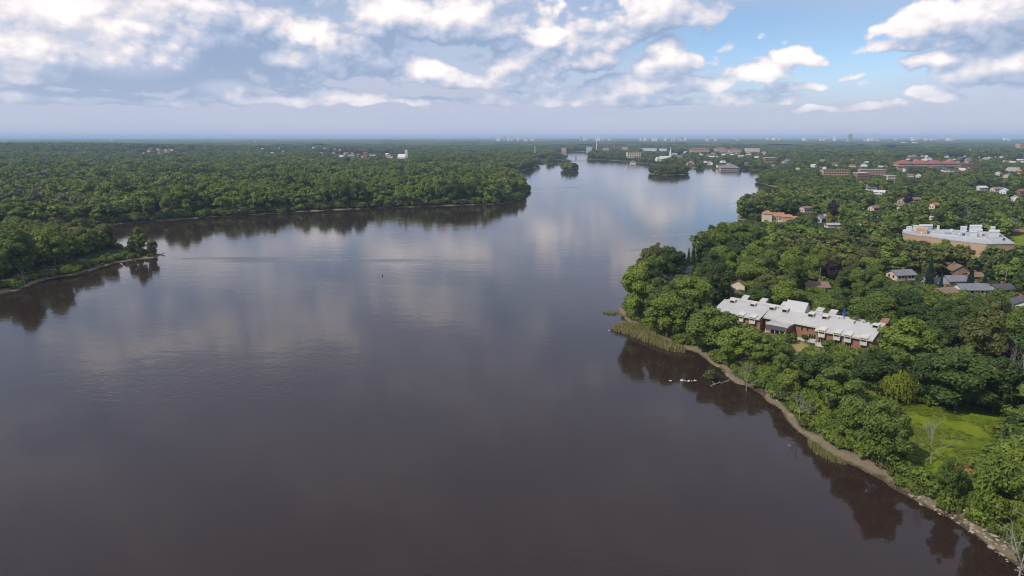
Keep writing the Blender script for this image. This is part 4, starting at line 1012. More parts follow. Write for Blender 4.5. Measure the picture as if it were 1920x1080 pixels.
# ------------------------------------------------------------------ trees one can point at
TONE = ['mid green', 'dark green', 'light green', 'olive green']
SPECIAL = [  # crown centre x, top y, base y, crown width (photograph pixels), form, tint, label
    (1196, 487, 598, 84, 3, 2, 'tall airy light green tree at the very tip of the wooded point'),
    (1232, 540, 610, 62, 1, 0, 'leaning bushy tree just right of the airy tree on the point'),
    (1250, 546, 634, 80, 0, 2, 'bright green tree on the shore above the reed bed'),
    (1258, 462, 524, 52, 4, 1, 'round dark tree standing in the open left of the spruces'),
    (1345, 416, 500, 46, 6, 0, 'tall upright tree at the water left of the wood belt'),
    (1345, 488, 578, 66, 0, 1, 'broad dark tree in front of the bungalow left of the residence'),
    (1298, 512, 596, 76, 8, 0, 'wide green tree behind the bright tree on the shore'),
    (1413, 484, 552, 64, 4, 2, 'bright rounded tree behind the left end of the residence'),
    (1447, 450, 516, 52, 2, 1, 'dark rounded tree behind the bright rounded tree'),
    (1488, 478, 548, 52, 0, 0, 'rounded tree standing right of the bright rounded tree'),
    (1395, 412, 480, 74, 8, 0, 'large broad crown at the top of the wood belt beside the inlet'),
    (1333, 572, 660, 98, 4, 0, 'very broad green tree covering the left end of the residence'),
    (1375, 612, 690, 72, 1, 2, 'light green tree on the bank below the left wing of the residence'),
    (1420, 622, 690, 60, 3, 0, 'loose crowned tree below the awning pavilion'),
    (1456, 634, 692, 52, 7, 0, 'small loose tree left of the dry lawn'),
    (1477, 690, 748, 48, 1, 2, 'light green tree at the shore below the dry lawn'),
    (1525, 655, 735, 78, 8, 1, 'big dark tree in front of the dry lawn'),
    (1566, 682, 775, 96, 3, 0, 'broad grey green tree right of the big dark tree'),
    (1640, 655, 742, 86, 4, 1, 'very dark round tree left of the weeping willow'),
    (1600, 735, 830, 74, 8, 0, 'dense tree on the shore below the very dark round tree'),
    (1652, 742, 890, 100, 7, 0, 'large ragged tree on the shore at the left edge of the meadow'),
    (1792, 650, 770, 124, 8, 1, 'huge dark crown behind the right half of the meadow'),
    (1735, 660, 755, 76, 5, 1, 'dark tree between the willow and the huge dark crown'),
    (1860, 660, 775, 90, 0, 1, 'dark tree at the right end behind the meadow'),
    (1776, 846, 952, 52, 7, 0, 'slim tree with a visible pale trunk on the rocky shore'),
    (1862, 836, 992, 96, 0, 2, 'bright full tree beside the rocky shore at lower right'),
    (1905, 800, 940, 88, 4, 2, 'bright tree at the right edge below the meadow'),
    (1908, 905, 1072, 64, 7, 0, 'green tree at the bottom right corner by the rocks'),
    (1835, 575, 700, 92, 1, 3, 'olive green tree with feathery crown above the meadow wood'),
    (1615, 560, 640, 70, 0, 0, 'tall green tree at the right end of the residence'),
    (1540, 556, 606, 42, 4, 2, 'yellow green rounded tree behind the raised hall roof'),
    (1690, 590, 700, 104, 6, 2, 'wide light green tree below the right end of the residence'),
    (42, 430, 520, 60, 6, 0, 'tall dark tree at the back of the left spit'),
    (105, 425, 500, 54, 6, 2, 'tall pointed light green tree in the middle of the left spit'),
    (265, 431, 484, 32, 3, 2, 'tall slender tree near the tip of the left spit'),
    (286, 449, 481, 24, 9, 3, 'small leaning tree at the outer tip of the left spit'),
    (248, 448, 486, 18, 2, 1, 'small dark tree left of the slender tree on the spit'),
]
for (cx, top, base, wpx, fm, ti, lab) in SPECIAL:
    for _k in range(12):                  # walk inland until the foot stands on the bank
        z_ = 1.0
        for _j in range(3): x, y = at(cx, base, z_); z_ = min(max(gz(x, y), .2), 3.5)
        if shore_dist([x], [y])[0] > 2.2: break
        base -= 1.5
    hgt_ = px_size(x, y, 2, (base - top)) * 1.0; wid = px_size(x, y, 8, wpx)
    plant(x, y, hgt_, wid, fm, LEAF[ti], lab)
x, y = at(1680, 752, 3); plant(x, y, px_size(x, y, 3, 64), px_size(x, y, 3, 68), 0, None, 'yellow green weeping willow at the far edge of the meadow', name='willow_tree')
CLEAR.append(([(1646, 692), (1712, 692), (1712, 752), (1646, 752)], math.hypot(x, y) - 3))
for (cx, top, base, wpx, lab) in [(1290, 463, 503, 14, 'left one of the two dark spruces on the point'), (1299, 458, 503, 15, 'right one of the two dark spruces on the point'), (1817, 498, 548, 26, 'dark spruce in the middle of the house cluster'),
                                  (1740, 482, 545, 28, 'tall spruce left of the house cluster'), (1843, 508, 548, 20, 'slim spruce right of the house cluster'), (1762, 510, 548, 14, 'small dark spruce between the grey house and the slate blue roof')]:
    x, y = at(cx, base, 3); plant(x, y, px_size(x, y, 3, base - top), px_size(x, y, 3, wpx), 0, None, lab, name='spruce_tree')
for (cx, top, base, wpx, lm, lab) in [(1702, 362, 384, 20, L_PURPLE, 'round dark purple tree in the suburb beyond the wood belt'), (1750, 371, 389, 18, L_YELLOW, 'bright yellow tree in the suburb right of the purple tree'), (1696, 356, 372, 12, L_YELLOW, 'small yellow tree above the dark purple tree'),
                                      (1553, 398, 424, 13, L_YELLOW, 'narrow yellow green tree near the inlet houses'), (1560, 374, 416, 22, L_PURPLE, 'tall purple brown tree behind the inlet houses'), (1791, 440, 466, 22, L_YELLOW, 'yellow tree in front of the beige school'), (1556, 488, 530, 24, L_PURPLE, 'dark reddish tree behind the residence in the wood belt')]:
    x, y = at(cx, base, 3); plant(x, y, px_size(x, y, 3, base - top), px_size(x, y, 3, wpx), 4, lm, lab)
    CLEAR.append(([(cx - wpx * .5, top), (cx + wpx * .5, top), (cx + wpx * .5, (top + base) / 2), (cx - wpx * .5, (top + base) / 2)], math.hypot(x, y) - 4))
x, y = at(1518, 638, 3); plant(x, y, 2.6, 5.2, 4, LEAF[1], 'low dark round bush against the brick wall of the residence', name='broadleaf_tree', cat='bush')
for (cx, top, base, k, lab, rz) in [(1400, 655, 719, 1, 'thin pale birch trunk leaning over the shore below the pavilion', .3), (1418, 632, 690, 0, 'bare bleached tree with forked trunk left of the dry lawn', 1.0), (1476, 640, 690, 2, 'bare grey tree just left of the dry lawn', 2.0),
                                    (1745, 778, 872, 1, 'dead bleached tree standing in the meadow', .8), (1912, 905, 1074, 2, 'bare pale branching tree at the bottom right corner', 2.4), (1868, 625, 700, 0, 'bare grey branches in the dark wood above the meadow', .2), (1893, 640, 720, 2, 'bare grey tree near the right edge above the meadow', 1.2), (1905, 660, 745, 1, 'leaning bare pale trunk at the right edge above the meadow', 2.9),
                                    (46, 500, 530, 2, 'white dead tree among the trees on the left spit', .5), (1500, 715, 780, 1, 'thin grey dead trunk on the bank below the broad grey green tree', 2.2), (1455, 545, 585, 0, 'grey bare tree behind the pale roof of the residence', 1.5)]:
    x, y = at(cx, base, 2.2); plant_bare(x, y, px_size(x, y, 2, base - top) * 1.05, k, lab, rz)
CLEAR.append(([(1733, 778), (1760, 778), (1760, 868), (1733, 868)], 135)); CLEAR.append(([(1680, 770), (1885, 770), (1880, 812), (1845, 848), (1760, 862), (1706, 850), (1694, 800)], 172))
CLEAR.append(([(1282, 456), (1307, 456), (1307, 494), (1282, 494)], math.hypot(*at(1295, 503, 3)) - 2)); CLEAR.append(([(30, 497), (62, 497), (62, 528), (30, 528)], 345)); CLEAR.append(([(1404, 640), (1430, 640), (1430, 690), (1404, 690)], 165))

TUFT_COL = bpy.data.collections.new('tuft_forms')
for k in range(2):
    me, C = crown_mesh('tuft_%d' % k, 500 + k, 9, 160, .34, R=1.7, z0=-.2, z1=2.2, m=leaf_mat('leaf_meadow', (.095, .155, .015), (.21, .245, .025)), clump=(.3, .5)); TUFT_COL.objects.link(bpy.data.objects.new('tuft_%d' % k, me))
# ------------------------------------------------------------------ the rest of the tree cover
rng = np.random.default_rng(3)


def jitter_grid(x0, x1, y0, y1, s, r0, r1, a0, a1):
    gx, gy = np.meshgrid(np.arange(x0, x1, s), np.arange(y0, y1, s)); gx = gx.ravel() + rng.uniform(-.42, .42, gx.size) * s; gy = gy.ravel() + rng.uniform(-.42, .42, gy.size) * s
    r = np.hypot(gx, gy); a = np.degrees(np.arctan2(gx, gy)); k = (r >= r0) & (r < r1) & (a > a0) & (a < a1)
    return gx[k], gy[k]


def polyin(poly, X, Y): return inside([(float(a), float(b)) for a, b in poly], X, Y)


def vproj(X, Y, Z):
    dz = Z - H; f = Y * math.cos(PITCH) - dz * math.sin(PITCH); u = Y * math.sin(PITCH) + dz * math.cos(PITCH)
    return 960 + F * X / f, 540 - F * u / f


def cull(X, Y, hgt, wid, dmin):
    """drop trees that stand in water, on footprints, on lawns, or would hide what must stay in view"""
    d = shore_dist(X, Y); ok = d > dmin
    for poly in (MEADOW, LAWN, LAWN2, GLADE): ok &= ~inside(poly, X, Y)
    for (fx, fy, fr) in FOOT: ok &= (X - fx) ** 2 + (Y - fy) ** 2 > (fr + 1.5) ** 2
    for (tx, ty, tr) in TREES: ok &= (X - tx) ** 2 + (Y - ty) ** 2 > (tr * .75 + 2.0) ** 2
    r = np.hypot(X, Y); Z = ground_z(X, Y, d); hg = hgt.copy()
    for (poly, dist_) in CLEAR:
        near = r < dist_
        for fx, fz in ((0, 1.02), (-.5, .7), (.5, .7), (-.3, .9), (.3, .9), (0, .6), (-.4, .4), (.4, .4)):
            U, V = vproj(X + fx * wid, Y, Z + fz * hg); bad = near & polyin(poly, U, V); hg = np.where(bad, np.minimum(hg, hgt * .5), hg)
        for fx, fz in ((0, 1.02), (-.5, .7), (.5, .7), (-.3, .9), (.3, .9), (0, .5)):
            U, V = vproj(X + fx * wid, Y, Z + fz * hg); ok &= ~(near & polyin(poly, U, V))
    return ok, hg, d, Z


FARPTS = {}
IND = []


def zone_label(px, py, ti, h, w, d):
    t_ = ('low ' if h < 9.5 else 'tall ' if h > 13.2 else '') + ('slim ' if w / h < .72 else 'spreading ' if w / h > .9 else 'rounded ') + TONE[ti] + (' shoreline' if d < 9 else '')
    if px < 330: z = ('on the left spit', 'left spit')
    elif px < 1000 and py > 370: z = ('in the front row of the long left bank', 'left bank front row')
    elif 1040 < px < 1100 and py < 330: z = ('on the small river island near the bridge', 'small river island')
    elif px < 1300 and py < 335: z = ('on the larger river island', 'larger river island')
    elif py < 505: z = ('in the wood belt between the residence and the beige school', 'wood belt before the school')
    elif px < 1330: z = ('on the wooded point above the reed bed', 'wooded point')
    elif px < 1640 and py < 605: z = ('directly behind the brick residence', 'behind the residence')
    elif px >= 1640 and py < 640: z = ('between the residence and the house cluster', 'right of the residence')
    elif px < 1490: z = ('on the bank below the left half of the residence', 'bank below the residence')
    elif px < 1690: z = ('on the bank between the dry lawn and the meadow', 'bank left of the meadow')
    elif py < 780: z = ('in the dark wood behind the meadow', 'wood behind the meadow')
    else: z = ('on the bank right of and below the meadow', 'bank below the meadow')
    return '%s tree %s' % (t_, z[0]), 'broadleaf trees, %s' % z[1]


def tint(X, Y, n, probs):
    """tints run in drifts so that whole stands share a colour"""
    f = vnoise(X, Y, 50, 8) * .5 + vnoise(X, Y, 190, 9) * .5 + rng.normal(size=n) * .07
    k = np.argsort(np.argsort(f)) / max(n, 1); i = np.searchsorted(np.cumsum(probs), k).clip(0, len(probs) - 1)
    return np.where((i == 4) & (rng.random(n) < .6), 0, i)


def stand(key, s, box, r0, r1, a0, a1, hr, wr, dmin, probs, n_ind=0, sel=None, hmul=None):
    X, Y = jitter_grid(*box, s, r0, r1, a0, a1); n = len(X)
    hgt = rng.uniform(*hr, n); wid = hgt * rng.uniform(*wr, n)
    if hmul is not None: hgt = hgt * hmul(X, Y); wid = np.minimum(wid, hgt * 1.1)
    ok, hg, d, Z = cull(X, Y, hgt, wid, dmin)
    if sel is not None: ok &= sel(X, Y, d)
    wid = np.where(hg < hgt, wid * .72, wid)
    X, Y, hg, wid, d, Z = X[ok], Y[ok], hg[ok], wid[ok], d[ok], Z[ok]; n = len(X)
    ti = tint(X, Y, n, probs)
    U, V = vproj(X, Y, Z); front = (U > -25) & (U < 1950) & (V < 1140)
    app = np.where(front & (ti < 4), hg / np.hypot(X, Y), 0); order = np.argsort(-app)
    pick = set(int(i) for i in order[:n_ind] if app[i] > 0)
    for i in pick:
        lab, grp = zone_label(U[i], V[i], int(ti[i]), hg[i], wid[i], d[i]); IND.append(1)
        plant(float(X[i]), float(Y[i]), float(hg[i]), float(wid[i]), int(rng.integers(0, len(NEAR))), LEAF[int(ti[i])], lab, grp, z=float(Z[i]))
    rest = np.array([i not in pick for i in range(n)], bool) if pick else np.ones(n, bool)
    FARPTS.setdefault(key, []).append(np.stack([X, Y, Z, hg / 14, wid / 10, ti, rng.uniform(0, 6.28, n)], 1)[rest])


right_side = lambda X, Y, d: (X > 30)
PR = (.46, .24, .20, .10)
stand('r', 8.0, (30, 420, 60, 470), 60, 345, 2, 46, (7.5, 15.5), (.62, 1.05), 3.4, PR, 168, right_side)
stand('l', 7.8, (-420, -150, 230, 520), 60, 560, -50, -20, (11, 16.5), (.68, .92), 2.0, (.34, .12, .44, .10), 46, lambda X, Y, d: inside(SPIT, X, Y) & (X < -228))
stand('isle', 7.0, (90, 330, 1180, 1420), 900, 1500, 0, 30, (9.5, 14.5), (.75, 1.0), 2.0, (.5, .3, .2), 34, lambda X, Y, d: inside(ISLE_A, X, Y) | inside(ISLE_B, X, Y))
notspit = lambda X, Y, d: ~inside(SPIT, X, Y) & ~inside(ISLE_A, X, Y) & ~inside(ISLE_B, X, Y)
stand('l', 9.4, (-900, 60, 430, 1000), 500, 1000, -42, 3, (13.5, 21), (.62, .88), 2.6, (.36, .16, .36, .06, .06), 48, notspit, lambda X, Y: .62 + .7 * vnoise(X, Y, 40, 51))
stand('l', 11.5, (-1700, 60, 700, 2200), 1000, 2100, -42, 3, (12, 20), (.75, 1.05), 3, (.36, .22, .29, .06, .07), 0, notspit, lambda X, Y: .6 + .75 * vnoise(X, Y, 60, 52))
stand('r', 10.0, (100, 640, 180, 760), 345, 760, 5, 42, (9, 15.5), (.8, 1.05), 3, PR, 0, right_side)
stand('r', 11.5, (0, 1500, 500, 2100), 760, 2100, 3, 42, (8, 14), (.8, 1.05), 3, (.5, .28, .12, .10), 0, notspit)
stand('far', 21, (-3400, 3400, 1300, 4800), 2100, 4700, -41, 41, (12, 18), (1.3, 1.9), 4, (.5, .34, .08, .05, .03), 0, notspit)


def scatter(name, pts, col, label, cat, nforms, kindf):
    """one mass of plants: points carrying size and turn, a form set on each"""
    pts = np.concatenate(pts); me = bpy.data.meshes.new(name); me.vertices.add(len(pts)); me.vertices.foreach_set('co', pts[:, :3].astype(np.float32).ravel())
    sc_ = np.stack([pts[:, 4], pts[:, 4], pts[:, 3]], 1); rot = np.stack([np.zeros(len(pts)), np.zeros(len(pts)), pts[:, 6]], 1)
    me.attributes.new('size', 'FLOAT_VECTOR', 'POINT').data.foreach_set('vector', sc_.astype(np.float32).ravel())
    me.attributes.new('turn', 'FLOAT_VECTOR', 'POINT').data.foreach_set('vector', rot.astype(np.float32).ravel())
    me.attributes.new('form', 'INT', 'POINT').data.foreach_set('value', kindf(pts).astype(np.int32))
    o = link(name, me); tag(o, label, cat, kind='stuff')
    ng = bpy.data.node_groups.new(name, 'GeometryNodeTree'); ng.interface.new_socket('Geometry', in_out='INPUT', socket_type='NodeSocketGeometry'); ng.interface.new_socket('Geometry', in_out='OUTPUT', socket_type='NodeSocketGeometry')
    g = NT(ng); gi = g.n('NodeGroupInput'); go = g.n('NodeGroupOutput')
    ci = g.n('GeometryNodeCollectionInfo'); ci.inputs['Collection'].default_value = col; ci.inputs['Separate Children'].default_value = True; ci.inputs['Reset Children'].default_value = True
    def attr(nm, ty):
        a = g.n('GeometryNodeInputNamedAttribute', data_type=ty); a.inputs['Name'].default_value = nm; return [s for s in a.outputs if s.enabled and s.name == 'Attribute'][0]
    ip = g.n('GeometryNodeInstanceOnPoints'); ng.links.new(gi.outputs[0], ip.inputs['Points']); ng.links.new(ci.outputs[0], ip.inputs['Instance'])
    ip.inputs['Pick Instance'].default_value = True; ng.links.new(attr('form', 'INT'), ip.inputs['Instance Index'])
    er = g.n('FunctionNodeEulerToRotation'); ng.links.new(attr('turn', 'FLOAT_VECTOR'), er.inputs[0]); ng.links.new(er.outputs[0], ip.inputs['Rotation']); ng.links.new(attr('size', 'FLOAT_VECTOR'), ip.inputs['Scale'])
    ng.links.new(ip.outputs[0], go.inputs[0])
    md = o.modifiers.new('scatter', 'NODES'); md.node_group = ng
    return o


fk = lambda p: p[:, 5] * 4 + rng.integers(0, 4, len(p))
scatter('left_bank_woodland', FARPTS['l'], FAR_COL, 'dense green woodland covering the left bank', 'woodland', 20, fk)
scatter('right_bank_tree_cover', FARPTS['r'], FAR_COL, 'tree cover of the suburb on the right bank', 'woodland', 20, fk)
scatter('distant_woodland', FARPTS['far'] + FARPTS['isle'], FAR_COL, 'bluish woodland stretching towards the horizon', 'woodland', 20, fk)
print('individual trees', len(IND) + len(SPECIAL), 'mass', [sum(map(len, v)) for v in FARPTS.values()])

# undergrowth along the banks
UND = []
for (s, box, r0, r1, a0, a1, d0, d1, hr, sel) in [(1.75, (30, 160, 80, 300), 80, 300, 2, 46, 1.7, 13, (.40, 1.25), right_side), (3.2, (30, 260, 90, 330), 80, 330, 2, 46, 13, 500, (.6, 1.5), right_side),
                                                  (2.6, (-420, -150, 230, 520), 60, 560, -50, -20, 1.4, 8, (.5, 1.15), lambda X, Y, d: inside(SPIT, X, Y)), (3.4, (-900, 60, 430, 1000), 500, 1000, -42, 3, 1.6, 9, (1.0, 2.6), notspit),
                                                  (5, (60, 400, 1150, 1420), 900, 1500, 0, 30, .8, 30, (1.2, 2.6), lambda X, Y, d: inside(ISLE_A, X, Y) | inside(ISLE_B, X, Y)), (5.5, (130, 700, 250, 1100), 300, 1100, 5, 40, 2, 14, (1.0, 2.4), right_side)]:
    X, Y = jitter_grid(*box, s, r0, r1, a0, a1); d = shore_dist(X, Y); ok = (d + (vnoise(X, Y, 6, 61) - .6) * 3.2 > d0) & (d > 1.0) & (d < d1) & sel(X, Y, d)
    for poly in (MEADOW, LAWN, LAWN2, GLADE): ok &= ~inside(poly, X, Y)
    for (fx, fy, fr) in FOOT: ok &= (X - fx) ** 2 + (Y - fy) ** 2 > (fr * .8) ** 2
    X, Y, d = X[ok], Y[ok], d[ok]; n = len(X); h_ = rng.uniform(*hr, n)
    UND.append(np.stack([X, Y, ground_z(X, Y, d), h_, h_ * rng.uniform(.8, 1.4, n), np.zeros(n), rng.uniform(0, 6.28, n)], 1))
scatter('undergrowth', UND, BUSH_COL, 'dense bushy undergrowth along the wooded banks', 'undergrowth', 6, lambda p: rng.choice(6, len(p), p=[.22, .22, .2, .2, .08, .08]))

# canopy of the far plain
na2 = 700; rad2 = np.geomspace(4300, 45500, 150); R2, A2 = np.meshgrid(rad2, np.radians(np.linspace(-52, 52, na2)), indexing='ij')
X2 = R2 * np.sin(A2); Y2 = R2 * np.cos(A2)
Z2 = ground_z(X2, Y2, np.full(X2.shape, 400.)) + np.clip((R2 - 4300) / 500, 0, 1) * 5 + 3 + vnoise(X2, Y2, 160, 31) * 9 + vnoise(X2, Y2, 60, 32) * 8 + vnoise(X2, Y2, 700, 33) * 6
i2 = np.arange(X2.size).reshape(X2.shape); q2 = np.stack([i2[:-1, :-1], i2[:-1, 1:], i2[1:, 1:], i2[1:, :-1]], -1).reshape(-1, 4)[:, ::-1]
cm = bpy.data.materials.new('far_canopy'); cm.use_nodes = True; t = NT(cm.node_tree); tcn = t.n('ShaderNodeTexCoord')
nn = t.noise(tcn.outputs['Object'], .011, 5, .7); n4 = t.noise(tcn.outputs['Object'], .0016, 3, .6)
pb = t.n('ShaderNodeBsdfPrincipled'); t.set(pb.inputs['Base Color'], t.mix(t.ss(t.m('ADD', t.m('MULTIPLY', nn, .6), t.m('MULTIPLY', n4, .4)), .35, .65), c4(.010, .028, .010), c4(.115, .140, .060))); pb.inputs['Roughness'].default_value = .95; pb.inputs['Specular IOR Level'].default_value = .05
oo = t.n('ShaderNodeOutputMaterial'); t.set(oo.inputs[0], pb.outputs[0])
tag(link('horizon_forest', np_mesh('horizon_forest', np.stack([X2.ravel(), Y2.ravel(), Z2.ravel()], 1), q2, cm)), 'blue green forest plain reaching the horizon', 'forest', kind='stuff')

# rough grass tufts on the meadow
X, Y = jitter_grid(60, 140, 100, 190, 1.0, 90, 210, 15, 50); k = inside(MEADOW, X, Y) & (vnoise(X, Y, 4, 71) > .42); X, Y = X[k], Y[k]; n = len(X); h_ = rng.uniform(.06, .24, n)
scatter('meadow_tufts', [np.stack([X, Y, ground_z(X, Y), h_, rng.uniform(.18, .55, n), np.zeros(n), rng.uniform(0, 6.28, n)], 1)], TUFT_COL, 'rough grass tufts scattered over the meadow', 'grass', 2, lambda p: rng.integers(0, 2, len(p)))

# ------------------------------------------------------------------ shore details
# reed bed off the point
rr = random.Random(4); V = []; Q = []
REED = [tuple(at(*p)) for p in [(1146, 617), (1168, 608), (1195, 610), (1222, 626), (1252, 644), (1282, 655), (1286, 662), (1262, 660), (1236, 652), (1205, 640), (1176, 628), (1155, 622)]]
REED2 = [tuple(at(*p)) for p in [(1128, 587), (1140, 585), (1158, 587), (1158, 590), (1140, 590)]]
REED3 = [tuple(at(*p)) for p in [(1514, 826), (1545, 846), (1580, 866), (1592, 874), (1560, 868), (1530, 852), (1514, 836)]]


def blades(poly, n, h0, h1):
    xs = [p[0] for p in poly]; ys = [p[1] for p in poly]; k = 0
    while k < n:
        x = np.array([rr.uniform(min(xs), max(xs))]); y = np.array([rr.uniform(min(ys), max(ys))])
        if not inside(poly, x, y)[0]: continue
        x = x[0]; y = y[0]; a = rr.uniform(0, 6.28); h = rr.uniform(h0, h1); lx, ly = rr.gauss(0, .22) * h, rr.gauss(0, .22) * h; w = rr.uniform(.06, .12)
        b = len(V); V.extend([(x - w * math.cos(a), y - w * math.sin(a), -.2), (x + w * math.cos(a), y + w * math.sin(a), -.2), (x + w * .6 * math.cos(a) + lx * .5, y + w * .6 * math.sin(a) + ly * .5, h * .65), (x + lx, y + ly, h)])
        Q.append((b, b + 1, b + 2, b + 3)); k += 1


blades(REED, 5200, .9, 2.0); nb = len(V)
tag(link('reed_bed', mk_mesh('reed_bed', V, Q, L_REED)), 'yellow green reed bed in the shallows off the wooded point', 'reeds', kind='stuff')
V = []; Q = []; blades(REED2, 260, .4, .9)
tag(link('reed_fringe', mk_mesh('reed_fringe', V, Q, L_REED)), 'thin reeds in the water at the very tip of the point', 'reeds', kind='stuff')
V = []; Q = []; blades(REED3, 900, .5, 1.2)
tag(link('sedge_fringe', mk_mesh('sedge_fringe', V, Q, L_REED)), 'brownish sedges along the shore left of the large ragged tree', 'reeds', kind='stuff')

# stones
STONE = mat('stone_pale', (.27, .225, .17), .9, .16, 2, col2=(.33, .28, .22)); STONE_D = mat('stone_brown', (.15, .115, .08), .9, .2, 2)


def rock_mesh(seed):
    rnd = random.Random(seed); import bmesh
    bm = bmesh.new(); bmesh.ops.create_icosphere(bm, subdivisions=1, radius=1.0)
    for v in bm.verts:
        v.co *= rnd.uniform(.72, 1.15); v.co.z *= .62
    me = bpy.data.meshes.new('boulder'); bm.to_mesh(me); bm.free(); me.materials.append(STONE); return me


ROCKS = [rock_mesh(k) for k in range(6)]


def rock(x, y, z, s, label, group=None, m=None):
    o = link('boulder', rr.choice(ROCKS), None, (x, y, z), rr.uniform(0, 6.28), (s * rr.uniform(.8, 1.3), s * rr.uniform(.7, 1.1), s * rr.uniform(.6, 1)))
    if m: o.material_slots[0].link = 'OBJECT'; o.material_slots[0].material = m
    tag(o, label, 'boulder', group)


for (px, py, s, lab) in [(1257, 714, .5, 'lone white stone farthest from shore in the row in the water'), (1279, 713.5, .75, 'largest white stone left of centre in the row in the water'), (1285, 714.5, .4, 'small white stone between the two larger ones in the water'), (1291, 714.5, .7, 'flat white stone in the middle of the row in the water'), (1297, 714.5, .35, 'tiny white stone right of the flat one in the water'), (1303, 713.5, .6, 'white stone nearest the bush islet in the water'),
                         (1480, 835, .4, 'small stone alone in the water left of the sedges'), (1142, 620, .5, 'pale stone at the outer end of the reed bed')]:
    p = at(px, py); rock(p[0], p[1], .02, s * .8, lab, m=CONC if py < 715 and px < 1310 else STONE)
def shore_rocks(pts, n, s0, s1, off0, off1, label, group):
    pts = [np.array(at(*p)) for p in pts]; L = [np.linalg.norm(b - a) for a, b in zip(pts, pts[1:])]; tot = sum(L)
    for k in range(n):
        t_ = rr.uniform(0, tot); i = 0
        while t_ > L[i]: t_ -= L[i]; i += 1
        a, b = pts[i], pts[i + 1]; p = a + (b - a) * t_ / L[i]; n_ = np.array([-(b - a)[1], (b - a)[0]]) / L[i]
        if n_[0] < 0: n_ = -n_
        p = p + n_ * rr.uniform(off0, off1); s = rr.uniform(s0, s1) * (1.5 if rr.random() < .12 else 1); br = rr.random() < .4; sz = 'large ' if s > s0 + (s1 - s0) * .75 else 'small ' if s < s0 + (s1 - s0) * .35 else ''; wet_ = ' at the waterline' if off1 > 3 and float(np.dot(p - a, n_)) < off0 + 1.0 else ''
        rock(p[0], p[1], gz(*p) + .05 * s, s, sz + ('brown ' if br else 'pale ') + label + wet_, group, STONE_D if br else None)
shore_rocks([(1700, 928), (1740, 954), (1790, 980), (1830, 1005), (1870, 1036), (1900, 1064), (1925, 1086)], 190, .16, .42, -.2, 3.8, 'stone in the rubble shore at lower right', 'rubble shore at lower right')
shore_rocks([(1166, 592), (1182, 602), (1212, 620), (1250, 641)], 46, .18, .4, 1.6, 3.6, 'stone along the beach of the wooded point', 'stones on the wooded point')
shore_rocks([(1340, 684), (1362, 706), (1378, 717), (1404, 726), (1432, 741), (1462, 767), (1490, 799), (1512, 823)], 60, .12, .34, .2, 3.6, 'stone on the sandy shore below the residence', 'stones on the sandy shore')
# pebbles and driftwood litter on the beach: one mass
PV = []; PQ = []
X, Y = jitter_grid(30, 120, 80, 260, .42, 80, 262, 2, 46); d = shore_dist(X, Y); k = (d > -.1) & (d < 3.9) & (rng.random(len(X)) < .55); X, Y, d = X[k], Y[k], d[k]; Z = ground_z(X, Y, d)
s = rng.uniform(.04, .13, len(X)); a = rng.uniform(0, 6.28, len(X)); e1 = np.stack([np.cos(a), np.sin(a), 0 * a], 1) * (s * rng.uniform(1, 2.6, len(X)))[:, None]; e2 = np.stack([-np.sin(a), np.cos(a), 0 * a], 1) * s[:, None]; c0 = np.stack([X, Y, Z], 1); up = np.array([0, 0, 1.]) * s[:, None] * 1.1
VV = np.stack([c0 - e1, c0 + e2, c0 + e1, c0 - e2, c0 + up], 1).reshape(-1, 3); b = np.arange(len(X)) * 5
TT = np.concatenate([np.stack([b, b + 4, b + 3], 1), np.stack([b + 3, b + 4, b + 2], 1), np.stack([b + 2, b + 4, b + 1], 1), np.stack([b + 1, b + 4, b], 1)])[:, ::-1]
tag(link('shore_pebbles', np_mesh('shore_pebbles', VV, TT, mat('pebble_tan', (.20, .165, .115), .95, .2, 2))), 'pebbles and litter strewn over the brown shore', 'pebbles', kind='stuff')
# bush islet and driftwood
p = at(1331, 716); bi = thing('island_bush', 'small olive bush growing from the water beside the driftwood', 'bush', p[0], p[1], 0)
link('crown', BUSH_COL.objects[4].data, bi, (0, 0, .6), scale=(1.0, 1.0, 1.25)); MB().tube((0, 0, -.5), (.1, 0, 1.2), .22, .1, 6).build('stem', BARK, bi)
for (px0, py0, px1, py1, r_, lab) in [(1333, 722, 1352, 716, .16, 'grey driftwood log beside the bush in the water'), (1352, 718, 1366, 712, .10, 'thin driftwood pole running to the sandy shore'), (1704, 915, 1718, 921, .13, 'bleached driftwood branch at the left end of the rubble shore'), (1714, 905, 1722, 920, .11, 'upright bleached snag at the left end of the rubble shore'), (300, 477, 309, 475.5, .25, 'driftwood log at the outer tip of the left spit')]:
    a = at(px0, py0, .3); b = at(px1, py1, .5); e = thing('driftwood_log', lab, 'driftwood', a[0], a[1], max(.1, gz(*a) + .1)); d_ = b - a
    MB().tube((0, 0, 0), (d_[0], d_[1], .35), r_, r_ * .6, 7).build('trunk', BARK_PALE, e)
    for k in range(4):
        f_ = .3 + .17 * k; MB().tube((d_[0] * f_, d_[1] * f_, .35 * f_), (d_[0] * f_ + rr.uniform(-1, 1), d_[1] * f_ + rr.uniform(-1, 1), .35 * f_ + rr.uniform(.2, .9)), r_ * .45, r_ * .15, 5).build('branch', BARK_PALE, e)
